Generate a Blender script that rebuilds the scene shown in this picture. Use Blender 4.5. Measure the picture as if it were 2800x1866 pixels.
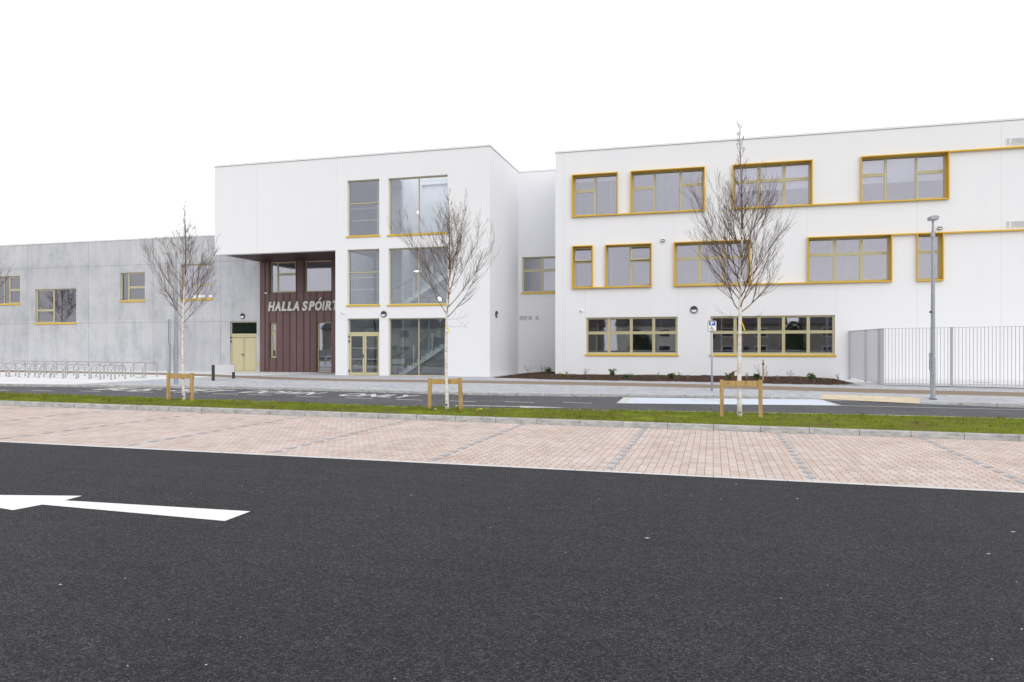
import bpy, math, random
from mathutils import Vector, Matrix, noise as mnoise
R = math.radians
random.seed(7)
sc = bpy.context.scene
for o in list(bpy.data.objects): bpy.data.objects.remove(o)
COL = sc.collection

# ------------------------------------------------------------------ camera
# X runs along the facades, Y away from the camera towards the building, Z up.
FPX = 2003.0; PHI = math.atan(550 / FPX); CP, SP = math.cos(PHI), math.sin(PHI)
VH = 953.0; CZ = 1.69
cd = bpy.data.cameras.new("Camera"); cam = bpy.data.objects.new("Camera", cd); COL.objects.link(cam)
cam.location = (0, 0, CZ); cam.rotation_euler = (R(90), 0, PHI)
cd.sensor_width = 36; cd.lens = FPX / 2800 * 36
cd.shift_y = (VH - 933) / 2800; cd.clip_start = 0.05; cd.clip_end = 1500
sc.camera = cam

# ------------------------------------------------------------------ world: bright overcast sky
w = bpy.data.worlds.new("World"); sc.world = w; w.use_nodes = True
nt = w.node_tree; nt.nodes.clear()
sky = nt.nodes.new('ShaderNodeTexSky'); sky.sky_type = 'NISHITA'; sky.sun_disc = False
sky.sun_elevation = R(32); sky.sun_rotation = R(140); sky.air_density = 1.0; sky.dust_density = 4.0
skm = nt.nodes.new('ShaderNodeVectorMath'); skm.operation = 'SCALE'; skm.inputs['Scale'].default_value = 0.10
nt.links.new(sky.outputs[0], skm.inputs[0])
# cloud deck: soft grey structure, brighter towards the zenith as an overcast sky is
tc = nt.nodes.new('ShaderNodeTexCoord')
mp = nt.nodes.new('ShaderNodeMapping'); mp.inputs['Scale'].default_value = (1.2, 1.2, 3.5)
nz = nt.nodes.new('ShaderNodeTexNoise'); nz.inputs['Scale'].default_value = 1.6; nz.inputs['Detail'].default_value = 4
nt.links.new(tc.outputs['Generated'], mp.inputs[0]); nt.links.new(mp.outputs[0], nz.inputs['Vector'])
cr = nt.nodes.new('ShaderNodeValToRGB')
cr.color_ramp.elements[0].position = 0.3; cr.color_ramp.elements[0].color = (0.78, 0.785, 0.815, 1)
cr.color_ramp.elements[1].position = 0.75; cr.color_ramp.elements[1].color = (1.10, 1.10, 1.12, 1)
nt.links.new(nz.outputs[0], cr.inputs[0])
cls = nt.nodes.new('ShaderNodeVectorMath'); cls.operation = 'SCALE'; cls.inputs['Scale'].default_value = 1.30
nt.links.new(cr.outputs[0], cls.inputs[0])
mx = nt.nodes.new('ShaderNodeMixRGB'); mx.inputs[0].default_value = 0.88
nt.links.new(skm.outputs[0], mx.inputs[1]); nt.links.new(cls.outputs[0], mx.inputs[2])
bg = nt.nodes.new('ShaderNodeBackground'); bg.inputs[1].default_value = 1.0
nt.links.new(mx.outputs[0], bg.inputs[0])
wo = nt.nodes.new('ShaderNodeOutputWorld'); nt.links.new(bg.outputs[0], wo.inputs[0])

sl = bpy.data.lights.new("sun", 'SUN'); sl.energy = 0.75; sl.angle = R(55); sl.color = (1.0, 0.975, 0.94)
so = bpy.data.objects.new("sun", sl); COL.objects.link(so)
so.rotation_euler = (R(58), 0, R(40)); so.location = (20, -20, 30)

sc.view_settings.view_transform = 'Standard'; sc.view_settings.look = 'None'
sc.view_settings.exposure = 0.16; sc.view_settings.gamma = 1.0
sc.render.engine = 'CYCLES'
sc.cycles.max_bounces = 12; sc.cycles.diffuse_bounces = 8; sc.cycles.glossy_bounces = 4; sc.cycles.transparent_max_bounces = 16

# ------------------------------------------------------------------ ground height and picture-ray helpers
SL = 0.0107; FFL = 0.21
def gz(X, Y):
    p = -SL * max(-60, min(60, X))
    t = min(1, max(0, (Y - 26) / 6.5)); t = t * t * (3 - 2 * t)
    return p * (1 - t) + FFL * t
def ray(u, v):
    a = (u - 1400) / FPX
    return a * CP - SP, a * SP + CP, (VH - v) / FPX
def G(u, v, off=0.0):
    x, y, b = ray(u, v); lo, hi = 1, 300
    for i in range(50):
        m = (lo + hi) / 2
        if CZ + m * b > gz(m * x, m * y) + off: lo = m
        else: hi = m
    return m * x, m * y
def P(u, v, Y):
    x, y, b = ray(u, v); t = Y / y
    return t * x, CZ + t * b
def lerp(pl, x):
    if x <= pl[0][0]: return pl[0][1]
    for (a, b), (c, d) in zip(pl, pl[1:]):
        if x <= c: return b + (d - b) * (x - a) / (c - a)
    return pl[-1][1]

# ------------------------------------------------------------------ materials
class NM:
    def __init__(s, name, rough=0.6, metal=0.0, spec=0.5):
        s.m = bpy.data.materials.new(name); s.m.use_nodes = True
        s.t = s.m.node_tree; s.b = s.t.nodes['Principled BSDF']
        s.b.inputs['Roughness'].default_value = rough; s.b.inputs['Metallic'].default_value = metal
        s.b.inputs['Specular IOR Level'].default_value = spec
    def n(s, k, **kw):
        nd = s.t.nodes.new('ShaderNode' + k)
        for a, b in kw.items():
            if a.startswith('i_'): nd.inputs[a[2:]].default_value = b
            else: setattr(nd, a, b)
        return nd
    def l(s, a, b): s.t.links.new(a, b)
    def obj(s, sc=(1, 1, 1), rot=(0, 0, 0)):
        c = s.n('TexCoord'); m = s.n('Mapping'); m.inputs['Scale'].default_value = sc
        m.inputs['Rotation'].default_value = rot
        s.l(c.outputs['Object'], m.inputs[0]); return m.outputs[0]
    def noise(s, vec, scale, detail=4, rough=0.55):
        n = s.n('TexNoise'); n.inputs['Scale'].default_value = scale
        n.inputs['Detail'].default_value = detail; n.inputs['Roughness'].default_value = rough
        s.l(vec, n.inputs['Vector']); return n.outputs[0]
    def ramp(s, fac, stops):
        r = s.n('ValToRGB'); e = r.color_ramp.elements
        while len(e) < len(stops): e.new(0.5)
        for k, (p, c) in enumerate(stops): e[k].position = p; e[k].color = (*c, 1)
        s.l(fac, r.inputs[0]); return r.outputs[0]
    def mix(s, a, b, fac, mode='MIX'):
        m = s.n('MixRGB', blend_type=mode)
        for k, x in ((0, fac), (1, a), (2, b)):
            if isinstance(x, (int, float)): m.inputs[k].default_value = x
            elif isinstance(x, tuple): m.inputs[k].default_value = (*x, 1)
            else: s.l(x, m.inputs[k])
        return m.outputs[0]
    def math(s, op, a, b=0.0, c=None):
        m = s.n('Math', operation=op)
        for k, x in enumerate((a, b) if c is None else (a, b, c)):
            if isinstance(x, (int, float)): m.inputs[k].default_value = x
            else: s.l(x, m.inputs[k])
        return m.outputs[0]
    def col(s, x):
        if isinstance(x, tuple): s.b.inputs['Base Color'].default_value = (*x, 1)
        else: s.l(x, s.b.inputs['Base Color'])
        return s
    def bump(s, h, strength=0.3, dist=0.01):
        b = s.n('Bump'); b.inputs['Strength'].default_value = strength; b.inputs['Distance'].default_value = dist
        s.l(h, b.inputs['Height']); s.l(b.outputs[0], s.b.inputs['Normal']); return s
M = {}
def simple(name, c, rough=0.6, metal=0.0, var=0.06, scale=6.0, bump=0.0, spec=0.5):
    m = NM(name, rough, metal, spec); v = m.obj()
    f = m.noise(v, scale, 5)
    m.col(m.ramp(f, [(0.3, tuple(x * (1 - var) for x in c)), (0.7, tuple(min(1, x * (1 + var)) for x in c))]))
    if bump: m.bump(m.noise(v, scale * 8, 4), bump, 0.004)
    M[name] = m.m; return m.m

# white render: fine sand texture, very faint staining in long vertical streaks
m = NM('white_render', 0.85, spec=0.25); v = m.obj()
f1 = m.noise(v, 0.35, 5); f2 = m.noise(m.obj((0.7, 0.7, 0.16)), 1.6, 5)
c = m.ramp(f1, [(0.3, (0.79, 0.80, 0.825)), (0.7, (0.81, 0.815, 0.835))])
c = m.mix(c, m.ramp(f2, [(0.35, (0.975, 0.98, 0.985)), (0.65, (1, 1, 1))]), 0.6, 'MULTIPLY')
m.col(c); m.bump(m.noise(v, 140, 3), 0.25, 0.003); M['render'] = m.m
# precast concrete with cloudy blotches and run marks
m = NM('precast_concrete', 0.75, spec=0.3); v = m.obj()
a = m.noise(v, 0.45, 7, 0.62); b_ = m.noise(m.obj((1.0, 1.0, 0.3)), 1.5, 7, 0.65); d = m.noise(v, 3.4, 8, 0.7)
f = m.math('ADD', m.math('MULTIPLY', a, 0.45), m.math('MULTIPLY', b_, 0.4)); f = m.math('ADD', f, m.math('MULTIPLY', d, 0.22))
c = m.ramp(f, [(0.35, (0.30, 0.305, 0.315)), (0.46, (0.43, 0.44, 0.465)), (0.54, (0.50, 0.51, 0.54)), (0.66, (0.575, 0.58, 0.595))])
st = m.noise(m.obj((5, 5, 0.16)), 1.3, 6, .65); c = m.mix(c, m.ramp(st, [(0.34, (0.84, 0.84, 0.84)), (0.5, (1, 1, 1)), (0.7, (1.03, 1.03, 1.02))]), 0.38, 'MULTIPLY')
sp = m.n('SeparateXYZ'); m.l(v, sp.inputs[0])   # each panel came from its own pour
cb = m.n('CombineXYZ'); m.l(m.math('FLOOR', m.math('DIVIDE', m.math('ADD', sp.outputs[0], 46.21 - 50), 5.27)), cb.inputs[0]); m.l(m.math('FLOOR', m.math('DIVIDE', m.math('ADD', sp.outputs[2], .45), 3.84)), cb.inputs[1])
wn = m.n('TexWhiteNoise', noise_dimensions='2D'); m.l(cb.outputs[0], wn.inputs['Vector'])
c = m.mix(c, m.ramp(wn.outputs[0], [(0, (0.93, 0.93, 0.935)), (1, (1.05, 1.05, 1.045))]), 1.0, 'MULTIPLY')
m.col(c); m.bump(m.noise(v, 25, 5), 0.2, 0.004); M['concrete'] = m.m
simple('joint', (0.27, 0.27, 0.285), 0.9)
simple('coping_line', (0.40, 0.40, 0.42), 0.8)  # grey of the painted shadow line under copings, also of the vent backs
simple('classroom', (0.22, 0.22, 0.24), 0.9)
simple('bead', (0.66, 0.67, 0.69), 0.8)
simple('coping', (0.76, 0.77, 0.79), 0.5, 0.0, 0.03)
# brown zinc-like cladding
m = NM('brown_cladding', 0.5, 0.15); v = m.obj()
pan = m.noise(m.obj((1.2, 1.2, 0.15)), 1.3, 3); fine = m.noise(m.obj((1, 1, 9)), 3, 5)
c = m.ramp(pan, [(0.3, (0.118, 0.066, 0.066)), (0.7, (0.165, 0.098, 0.098))])
m.col(m.mix(c, m.ramp(fine, [(0.3, (0.93, 0.93, 0.93)), (0.7, (1.05, 1.04, 1.04))]), 1.0, 'MULTIPLY')); M['brown'] = m.m
simple('brown_seam', (0.07, 0.035, 0.035), 0.5, 0.2)
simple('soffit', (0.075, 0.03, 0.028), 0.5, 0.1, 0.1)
simple('khaki', (0.54, 0.495, 0.30), 0.4, 0.0, 0.03)
simple('khaki_dark', (0.20, 0.18, 0.10), 0.5)
simple('yellow', (0.68, 0.42, 0.016), 0.42, 0.0, 0.04)
simple('gasket', (0.02, 0.02, 0.022), 0.6)
simple('black', (0.018, 0.018, 0.02), 0.45)
simple('interior', (0.80, 0.80, 0.84), 0.9, var=0.08, scale=0.7)
simple('interior_floor', (0.24, 0.25, 0.27), 0.5)
simple('blind', (0.86, 0.87, 0.88), 0.8, var=0.02)
simple('stair', (0.88, 0.94, 0.91), 0.6, var=0.03)
simple('rail', (0.75, 0.78, 0.78), 0.35, var=0.02)
simple('oak', (0.42, 0.30, 0.14), 0.5, var=0.15)
simple('anthracite', (0.035, 0.038, 0.043), 0.45)
simple('lens', (0.72, 0.73, 0.76), 0.35, var=0.02)
simple('white_paint', (0.82, 0.82, 0.82), 0.4, var=0.02)
simple('letter', (0.58, 0.57, 0.565), 0.35, 0.1, 0.04)
simple('sign_yellow', (0.75, 0.62, 0.01), 0.5)
simple('sign_blue', (0.035, 0.12, 0.42), 0.4, var=0.03)
simple('grey_post', (0.42, 0.45, 0.50), 0.45, 0.3, 0.06)
simple('fence_grey', (0.40, 0.40, 0.44), 0.5, 0.2, 0.04)
simple('corten', (0.12, 0.055, 0.035), 0.8, 0.2, 0.35, 14)
simple('stainless', (0.55, 0.55, 0.55), 0.3, 0.85, 0.05)
simple('bark_dark', (0.12, 0.078, 0.06), 0.8, var=0.35, scale=9)
simple('leaf', (0.06, 0.11, 0.02), 0.6, var=0.4, scale=20)
simple('bud', (0.22, 0.26, 0.06), 0.6, var=0.4, scale=20)
simple('tie', (0.78, 0.66, 0.01), 0.5)
simple('stone', (0.62, 0.61, 0.58), 0.8, var=0.15)
simple('flower', (0.80, 0.66, 0.02), 0.6)
simple('glass_green', (0.45, 0.6, 0.55), 0.2)
# galvanised steel, mottled
m = NM('galvanised', 0.5, 0.55); v = m.obj()
m.col(m.ramp(m.noise(v, 22, 5, 0.7), [(0.35, (0.28, 0.30, 0.33)), (0.6, (0.42, 0.45, 0.49)), (0.72, (0.6, 0.62, 0.65))])); M['galv'] = m.m
# treated softwood
m = NM('timber', 0.8, spec=0.2)
c = m.ramp(m.noise(m.obj((14, 14, 1.6)), 1.6, 5), [(0.3, (0.34, 0.21, 0.075)), (0.55, (0.50, 0.34, 0.145)), (0.75, (0.57, 0.41, 0.2))])
kn = m.ramp(m.noise(m.obj((3, 3, 2)), 2.6, 2), [(0.30, (0.45, 0.33, 0.2)), (0.37, (1, 1, 1))])
m.col(m.mix(c, kn, 0.8, 'MULTIPLY')); M['timber'] = m.m
# birch bark: white with black lenticels
m = NM('birch_bark', 0.75, spec=0.2)
b1 = m.noise(m.obj((7, 7, 34)), 1.0, 3); b2 = m.noise(m.obj((2, 2, 3)), 2, 3); b3 = m.noise(m.obj((6, 6, 9)), 1.0, 2)
c = m.ramp(b2, [(0.35, (0.62, 0.56, 0.50)), (0.65, (0.80, 0.79, 0.77))])
c = m.mix(c, m.ramp(b1, [(0.60, (1, 1, 1)), (0.68, (0.45, 0.37, 0.32))]), 0.6, 'MULTIPLY')
c = m.mix(c, m.ramp(b3, [(0.31, (0.04, 0.035, 0.03)), (0.345, (1, 1, 1))]), 1.0, 'MULTIPLY')
m.col(c); M['birch'] = m.m
m = NM('birch_limb', 0.75, spec=0.2)
m.col(m.ramp(m.noise(m.obj((4, 4, 5)), 2, 3), [(0.42, (0.14, 0.085, 0.065)), (0.66, (0.36, 0.27, 0.21))])); M['limb'] = m.m
# asphalts
def asphalt(name, lo, hi, sc1=85.0, bumpd=0.012, bs=0.9, gap=0.25):
    m = NM(name, 0.8, spec=0.30); v = m.obj()
    wob = m.n('VectorMath', operation='ADD'); m.l(v, wob.inputs[0])
    nn = m.n('TexNoise'); nn.inputs['Scale'].default_value = sc1 * .9; m.l(v, nn.inputs['Vector'])
    sv = m.n('VectorMath', operation='SCALE'); sv.inputs['Scale'].default_value = 0.9 / sc1; m.l(nn.outputs['Color'], sv.inputs[0]); m.l(sv.outputs[0], wob.inputs[1])
    vo = m.n('TexVoronoi'); vo.inputs['Scale'].default_value = sc1; m.l(wob.outputs[0], vo.inputs['Vector'])
    ve = m.n('TexVoronoi', feature='DISTANCE_TO_EDGE'); ve.inputs['Scale'].default_value = sc1; m.l(wob.outputs[0], ve.inputs['Vector'])
    sep = m.n('SeparateColor'); m.l(vo.outputs['Color'], sep.inputs[0])
    md = tuple(x * .28 + y * .72 for x, y in zip(lo, hi))
    st = m.ramp(sep.outputs[0], [(0.0, lo), (0.45, md), (0.85, hi), (1.0, tuple(min(1, x * 1.7) for x in hi))])
    edge = m.ramp(ve.outputs[0], [(0.02, (0.16, 0.16, 0.165)), (gap, (1, 1, 1))])
    c = m.mix(st, edge, 1.0, 'MULTIPLY')
    big = m.noise(v, 0.4, 4); mid = m.noise(v, 6, 6, 0.7); n3 = m.noise(v, 26, 3, .6); drag = m.noise(m.obj((0.25, 2.6, 1)), 1.4, 4, .6)
    for f, a in ((big, .13), (mid, .14), (n3, .26), (drag, .11)):
        c = m.mix(c, m.ramp(f, [(0.3, (1 - a,) * 3), (0.7, (1 + a,) * 3)]), 1.0, 'MULTIPLY')
    m.col(c); m.bump(m.math('ADD', ve.outputs[0], m.math('MULTIPLY', sep.outputs[1], .5)), bs, bumpd)
    M[name] = m.m
asphalt('asphalt_dark', (0.010, 0.010, 0.012), (0.081, 0.081, 0.092), 82, 0.012, 1.0)
asphalt('asphalt_road', (0.08, 0.082, 0.092), (0.185, 0.188, 0.205), 60, 0.006, .6)
# permeable block paving
def joints(m, px, py, vec, wj, keep=(0.1, 0.9), off=0.0):
    sep = m.n('SeparateXYZ'); m.l(vec, sep.inputs[0])
    yy = m.math('DIVIDE', sep.outputs[1], py); row = m.math('FLOOR', yy); fy = m.math('FRACT', yy)
    xx = m.math('DIVIDE', sep.outputs[0], px)
    if off: xx = m.math('ADD', xx, m.math('MULTIPLY', m.math('MODULO', row, 2.0), off))
    fx = m.math('FRACT', xx); colm = m.math('FLOOR', xx)
    jx = m.math('GREATER_THAN', m.math('ABSOLUTE', m.math('SUBTRACT', fx, 0.5)), 0.5 - wj / px / 2)
    iny = m.math('MULTIPLY', m.math('GREATER_THAN', fy, keep[0]), m.math('LESS_THAN', fy, keep[1]))
    jy = m.math('GREATER_THAN', m.math('ABSOLUTE', m.math('SUBTRACT', fy, 0.5)), 0.5 - wj / py / 3)
    cb = m.n('CombineXYZ'); m.l(colm, cb.inputs[0]); m.l(row, cb.inputs[1])
    wn = m.n('TexWhiteNoise', noise_dimensions='2D'); m.l(cb.outputs[0], wn.inputs['Vector'])
    return m.math('MULTIPLY', jx, iny), jy, wn.outputs[0]
m = NM('pink_pavers', 0.85, spec=0.2); v = m.obj()
jx, jy, rnd = joints(m, 0.1123, 0.212, v, 0.010, (0.24, 0.80))
c = m.ramp(rnd, [(0.0, (0.49, 0.405, 0.36)), (0.5, (0.56, 0.455, 0.395)), (1.0, (0.57, 0.50, 0.47))])
c = m.mix(c, m.ramp(m.noise(v, 0.9, 6, .65), [(0.32, (0.88, 0.86, 0.84)), (0.5, (1, 1, 1)), (0.7, (1.09, 1.10, 1.12))]), 1.0, 'MULTIPLY')
c = m.mix(c, m.ramp(m.noise(v, 60, 4), [(0.3, (0.92, 0.92, 0.92)), (0.7, (1.07, 1.07, 1.07))]), 1.0, 'MULTIPLY')
c = m.mix(c, (0.40, 0.31, 0.27), m.math('MULTIPLY', jy, 0.5)); c = m.mix(c, (0.09, 0.06, 0.055), jx)
m.col(c); m.bump(m.math('SUBTRACT', 1.0, m.math('MAXIMUM', jx, jy)), 0.5, 0.004); M['pavers'] = m.m
m = NM('grey_pavers', 0.8, spec=0.25); v = m.obj()
jx, jy, rnd = joints(m, 0.2, 0.1, v, 0.009, (0, 1), 0.5)
c = m.ramp(rnd, [(0.0, (0.36, 0.37, 0.39)), (0.5, (0.44, 0.45, 0.475)), (1.0, (0.52, 0.53, 0.56))])
c = m.mix(c, m.ramp(m.noise(v, 1.2, 5), [(0.3, (0.9, 0.9, 0.92)), (0.7, (1.08, 1.08, 1.07))]), 1.0, 'MULTIPLY')
c = m.mix(c, (0.22, 0.22, 0.235), m.math('MAXIMUM', jx, jy)); m.col(c); M['setts'] = m.m
m = NM('pale_concrete', 0.8, spec=0.25); v = m.obj()
m.col(m.ramp(m.noise(v, 0.8, 6), [(0.3, (0.62, 0.625, 0.63)), (0.7, (0.72, 0.72, 0.72))])); m.bump(m.noise(v, 60, 3), 0.2, 0.003); M['pale'] = m.m
m = NM('kerb_concrete', 0.85, spec=0.2); v = m.obj()
sep = m.n('SeparateXYZ'); m.l(v, sep.inputs[0])
j = m.math('LESS_THAN', m.math('FRACT', m.math('DIVIDE', sep.outputs[0], 0.925)), 0.014)
c = m.ramp(m.noise(m.obj((3, 3, 8)), 1.8, 6, 0.65), [(0.32, (0.27, 0.28, 0.27)), (0.5, (0.40, 0.405, 0.40)), (0.7, (0.52, 0.52, 0.50))])
m.col(m.mix(c, (0.12, 0.12, 0.115), j)); m.bump(m.noise(v, 50, 4), 0.3, 0.004); M['kerb'] = m.m
m = NM('kerb_flush', 0.85, spec=0.2); v = m.obj(); sep = m.n('SeparateXYZ'); m.l(v, sep.inputs[0])
j = m.math('LESS_THAN', m.math('FRACT', m.math('DIVIDE', sep.outputs[0], 0.915)), 0.012)
c = m.ramp(m.noise(v, 5, 5), [(0.3, (0.56, 0.56, 0.55)), (0.7, (0.66, 0.66, 0.65))]); m.col(m.mix(c, (0.2, 0.2, 0.2), j)); M['kerb_flush'] = m.m
m = NM('brown_path', 0.85, spec=0.2); v = m.obj()
m.col(m.ramp(m.noise(v, 30, 5, 0.7), [(0.3, (0.20, 0.155, 0.115)), (0.7, (0.29, 0.23, 0.175))])); M['path'] = m.m
m = NM('turf_soil', 0.95, spec=0.1); v = m.obj()
c = m.ramp(m.noise(v, 1.3, 6, 0.6), [(0.36, (0.16, 0.13, 0.05)), (0.5, (0.15, 0.18, 0.02)), (0.7, (0.22, 0.26, 0.025))])
m.col(m.mix(c, m.ramp(m.noise(v, 22, 4, 0.7), [(0.3, (0.5, 0.5, 0.5)), (0.65, (1.2, 1.2, 1.2))]), 0.8, 'MULTIPLY')); m.bump(m.noise(v, 35, 4), 0.8, 0.03); M['turf'] = m.m
m = NM('grass_blade', 0.7, spec=0.2)
c = m.ramp(m.noise(m.obj(), 1.6, 6, 0.7), [(0.32, (0.21, 0.17, 0.05)), (0.42, (0.15, 0.17, 0.018)), (0.54, (0.19, 0.25, 0.014)), (0.64, (0.29, 0.35, 0.02)), (0.76, (0.45, 0.45, 0.10))])
m.col(m.mix(c, m.ramp(m.noise(m.obj(), 17, 3, 0.7), [(0.3, (0.6, 0.6, 0.6)), (0.7, (1.25, 1.25, 1.2))]), 0.8, 'MULTIPLY')); M['blade'] = m.m
m = NM('bark_mulch', 0.95, spec=0.1); v = m.obj()
m.col(m.ramp(m.noise(v, 30, 5, 0.75), [(0.3, (0.025, 0.016, 0.012)), (0.55, (0.075, 0.045, 0.032)), (0.75, (0.20, 0.13, 0.09))])); m.bump(m.noise(v, 30, 4), 0.9, 0.03); M['mulch'] = m.m
simple('chip', (0.11, 0.068, 0.048), 0.9, var=0.7, scale=35)
simple('gravel', (0.24, 0.20, 0.18), 0.9, var=0.4, scale=60, bump=0.5)
m = NM('road_paint', 0.75, spec=0.2); v = m.obj()
m.col(m.ramp(m.noise(v, 45, 5, 0.7), [(0.28, (0.42, 0.42, 0.41)), (0.4, (0.78, 0.78, 0.76))])); m.bump(m.noise(v, 80, 3), 0.5, 0.005); M['paint'] = m.m
m = NM('worn_paint', 0.8, spec=0.2); v = m.obj()
m.col(m.ramp(m.noise(v, 22, 5, 0.7), [(0.34, (0.27, 0.27, 0.28)), (0.5, (0.62, 0.62, 0.59))])); M['worn'] = m.m
m = NM('blue_paint', 0.75, spec=0.2); v = m.obj((0.35, 3, 1))
m.col(m.ramp(m.noise(v, 5, 5, 0.7), [(0.3, (0.53, 0.585, 0.69)), (0.7, (0.66, 0.70, 0.78))])); M['bluebay'] = m.m
m = NM('tactile', 0.8, spec=0.2); v = m.obj()
jx, jy, rnd = joints(m, 0.4, 0.4, v, 0.012, (0, 1))
c = m.ramp(rnd, [(0.0, (0.56, 0.48, 0.35)), (1.0, (0.64, 0.55, 0.40))]); c = m.mix(c, (0.45, 0.37, 0.26), m.math('MAXIMUM', jx, jy)); m.col(c); M['tactile'] = m.m
# window glass: see-through body under a strong wavy coated reflection
def glass(name, tint, refl, rcol, wav=0.35, scale=1.1):
    m = bpy.data.materials.new(name); m.use_nodes = True; t = m.node_tree; t.nodes.clear()
    N = t.nodes.new
    tr = N('ShaderNodeBsdfTransparent'); tr.inputs[0].default_value = (*tint, 1)
    gl = N('ShaderNodeBsdfGlossy'); gl.inputs[0].default_value = (*rcol, 1); gl.inputs['Roughness'].default_value = 0.015
    tcn = N('ShaderNodeTexCoord'); ns = N('ShaderNodeTexNoise'); ns.inputs['Scale'].default_value = scale; ns.inputs['Detail'].default_value = 1.5
    t.links.new(tcn.outputs['Object'], ns.inputs['Vector'])
    bp = N('ShaderNodeBump'); bp.inputs['Strength'].default_value = wav; bp.inputs['Distance'].default_value = 0.012
    t.links.new(ns.outputs[0], bp.inputs['Height']); t.links.new(bp.outputs[0], gl.inputs['Normal'])
    fr = N('ShaderNodeFresnel'); fr.inputs[0].default_value = 1.5
    ad = N('ShaderNodeMath'); ad.operation = 'ADD'; ad.inputs[1].default_value = refl; ad.use_clamp = True
    t.links.new(fr.outputs[0], ad.inputs[0])
    mixn = N('ShaderNodeMixShader'); t.links.new(ad.outputs[0], mixn.inputs[0])
    t.links.new(tr.outputs[0], mixn.inputs[1]); t.links.new(gl.outputs[0], mixn.inputs[2])
    o = N('ShaderNodeOutputMaterial'); t.links.new(mixn.outputs[0], o.inputs[0]); M[name] = m
lm_ = bpy.data.materials.new('lamp_glow'); lm_.use_nodes = True; lm_.node_tree.nodes['Principled BSDF'].inputs['Emission Color'].default_value = (1, .98, .9, 1); lm_.node_tree.nodes['Principled BSDF'].inputs['Emission Strength'].default_value = 2.5; M['lamp_glow'] = lm_
glass('glass', (0.86, 0.87, 0.89), 0.19, (0.95, 0.94, 1.03), 0.10, 0.8)
glass('glass_tower', (0.90, 0.94, 0.94), 0.075, (0.95, 0.94, 1.03), 0.05)

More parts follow.
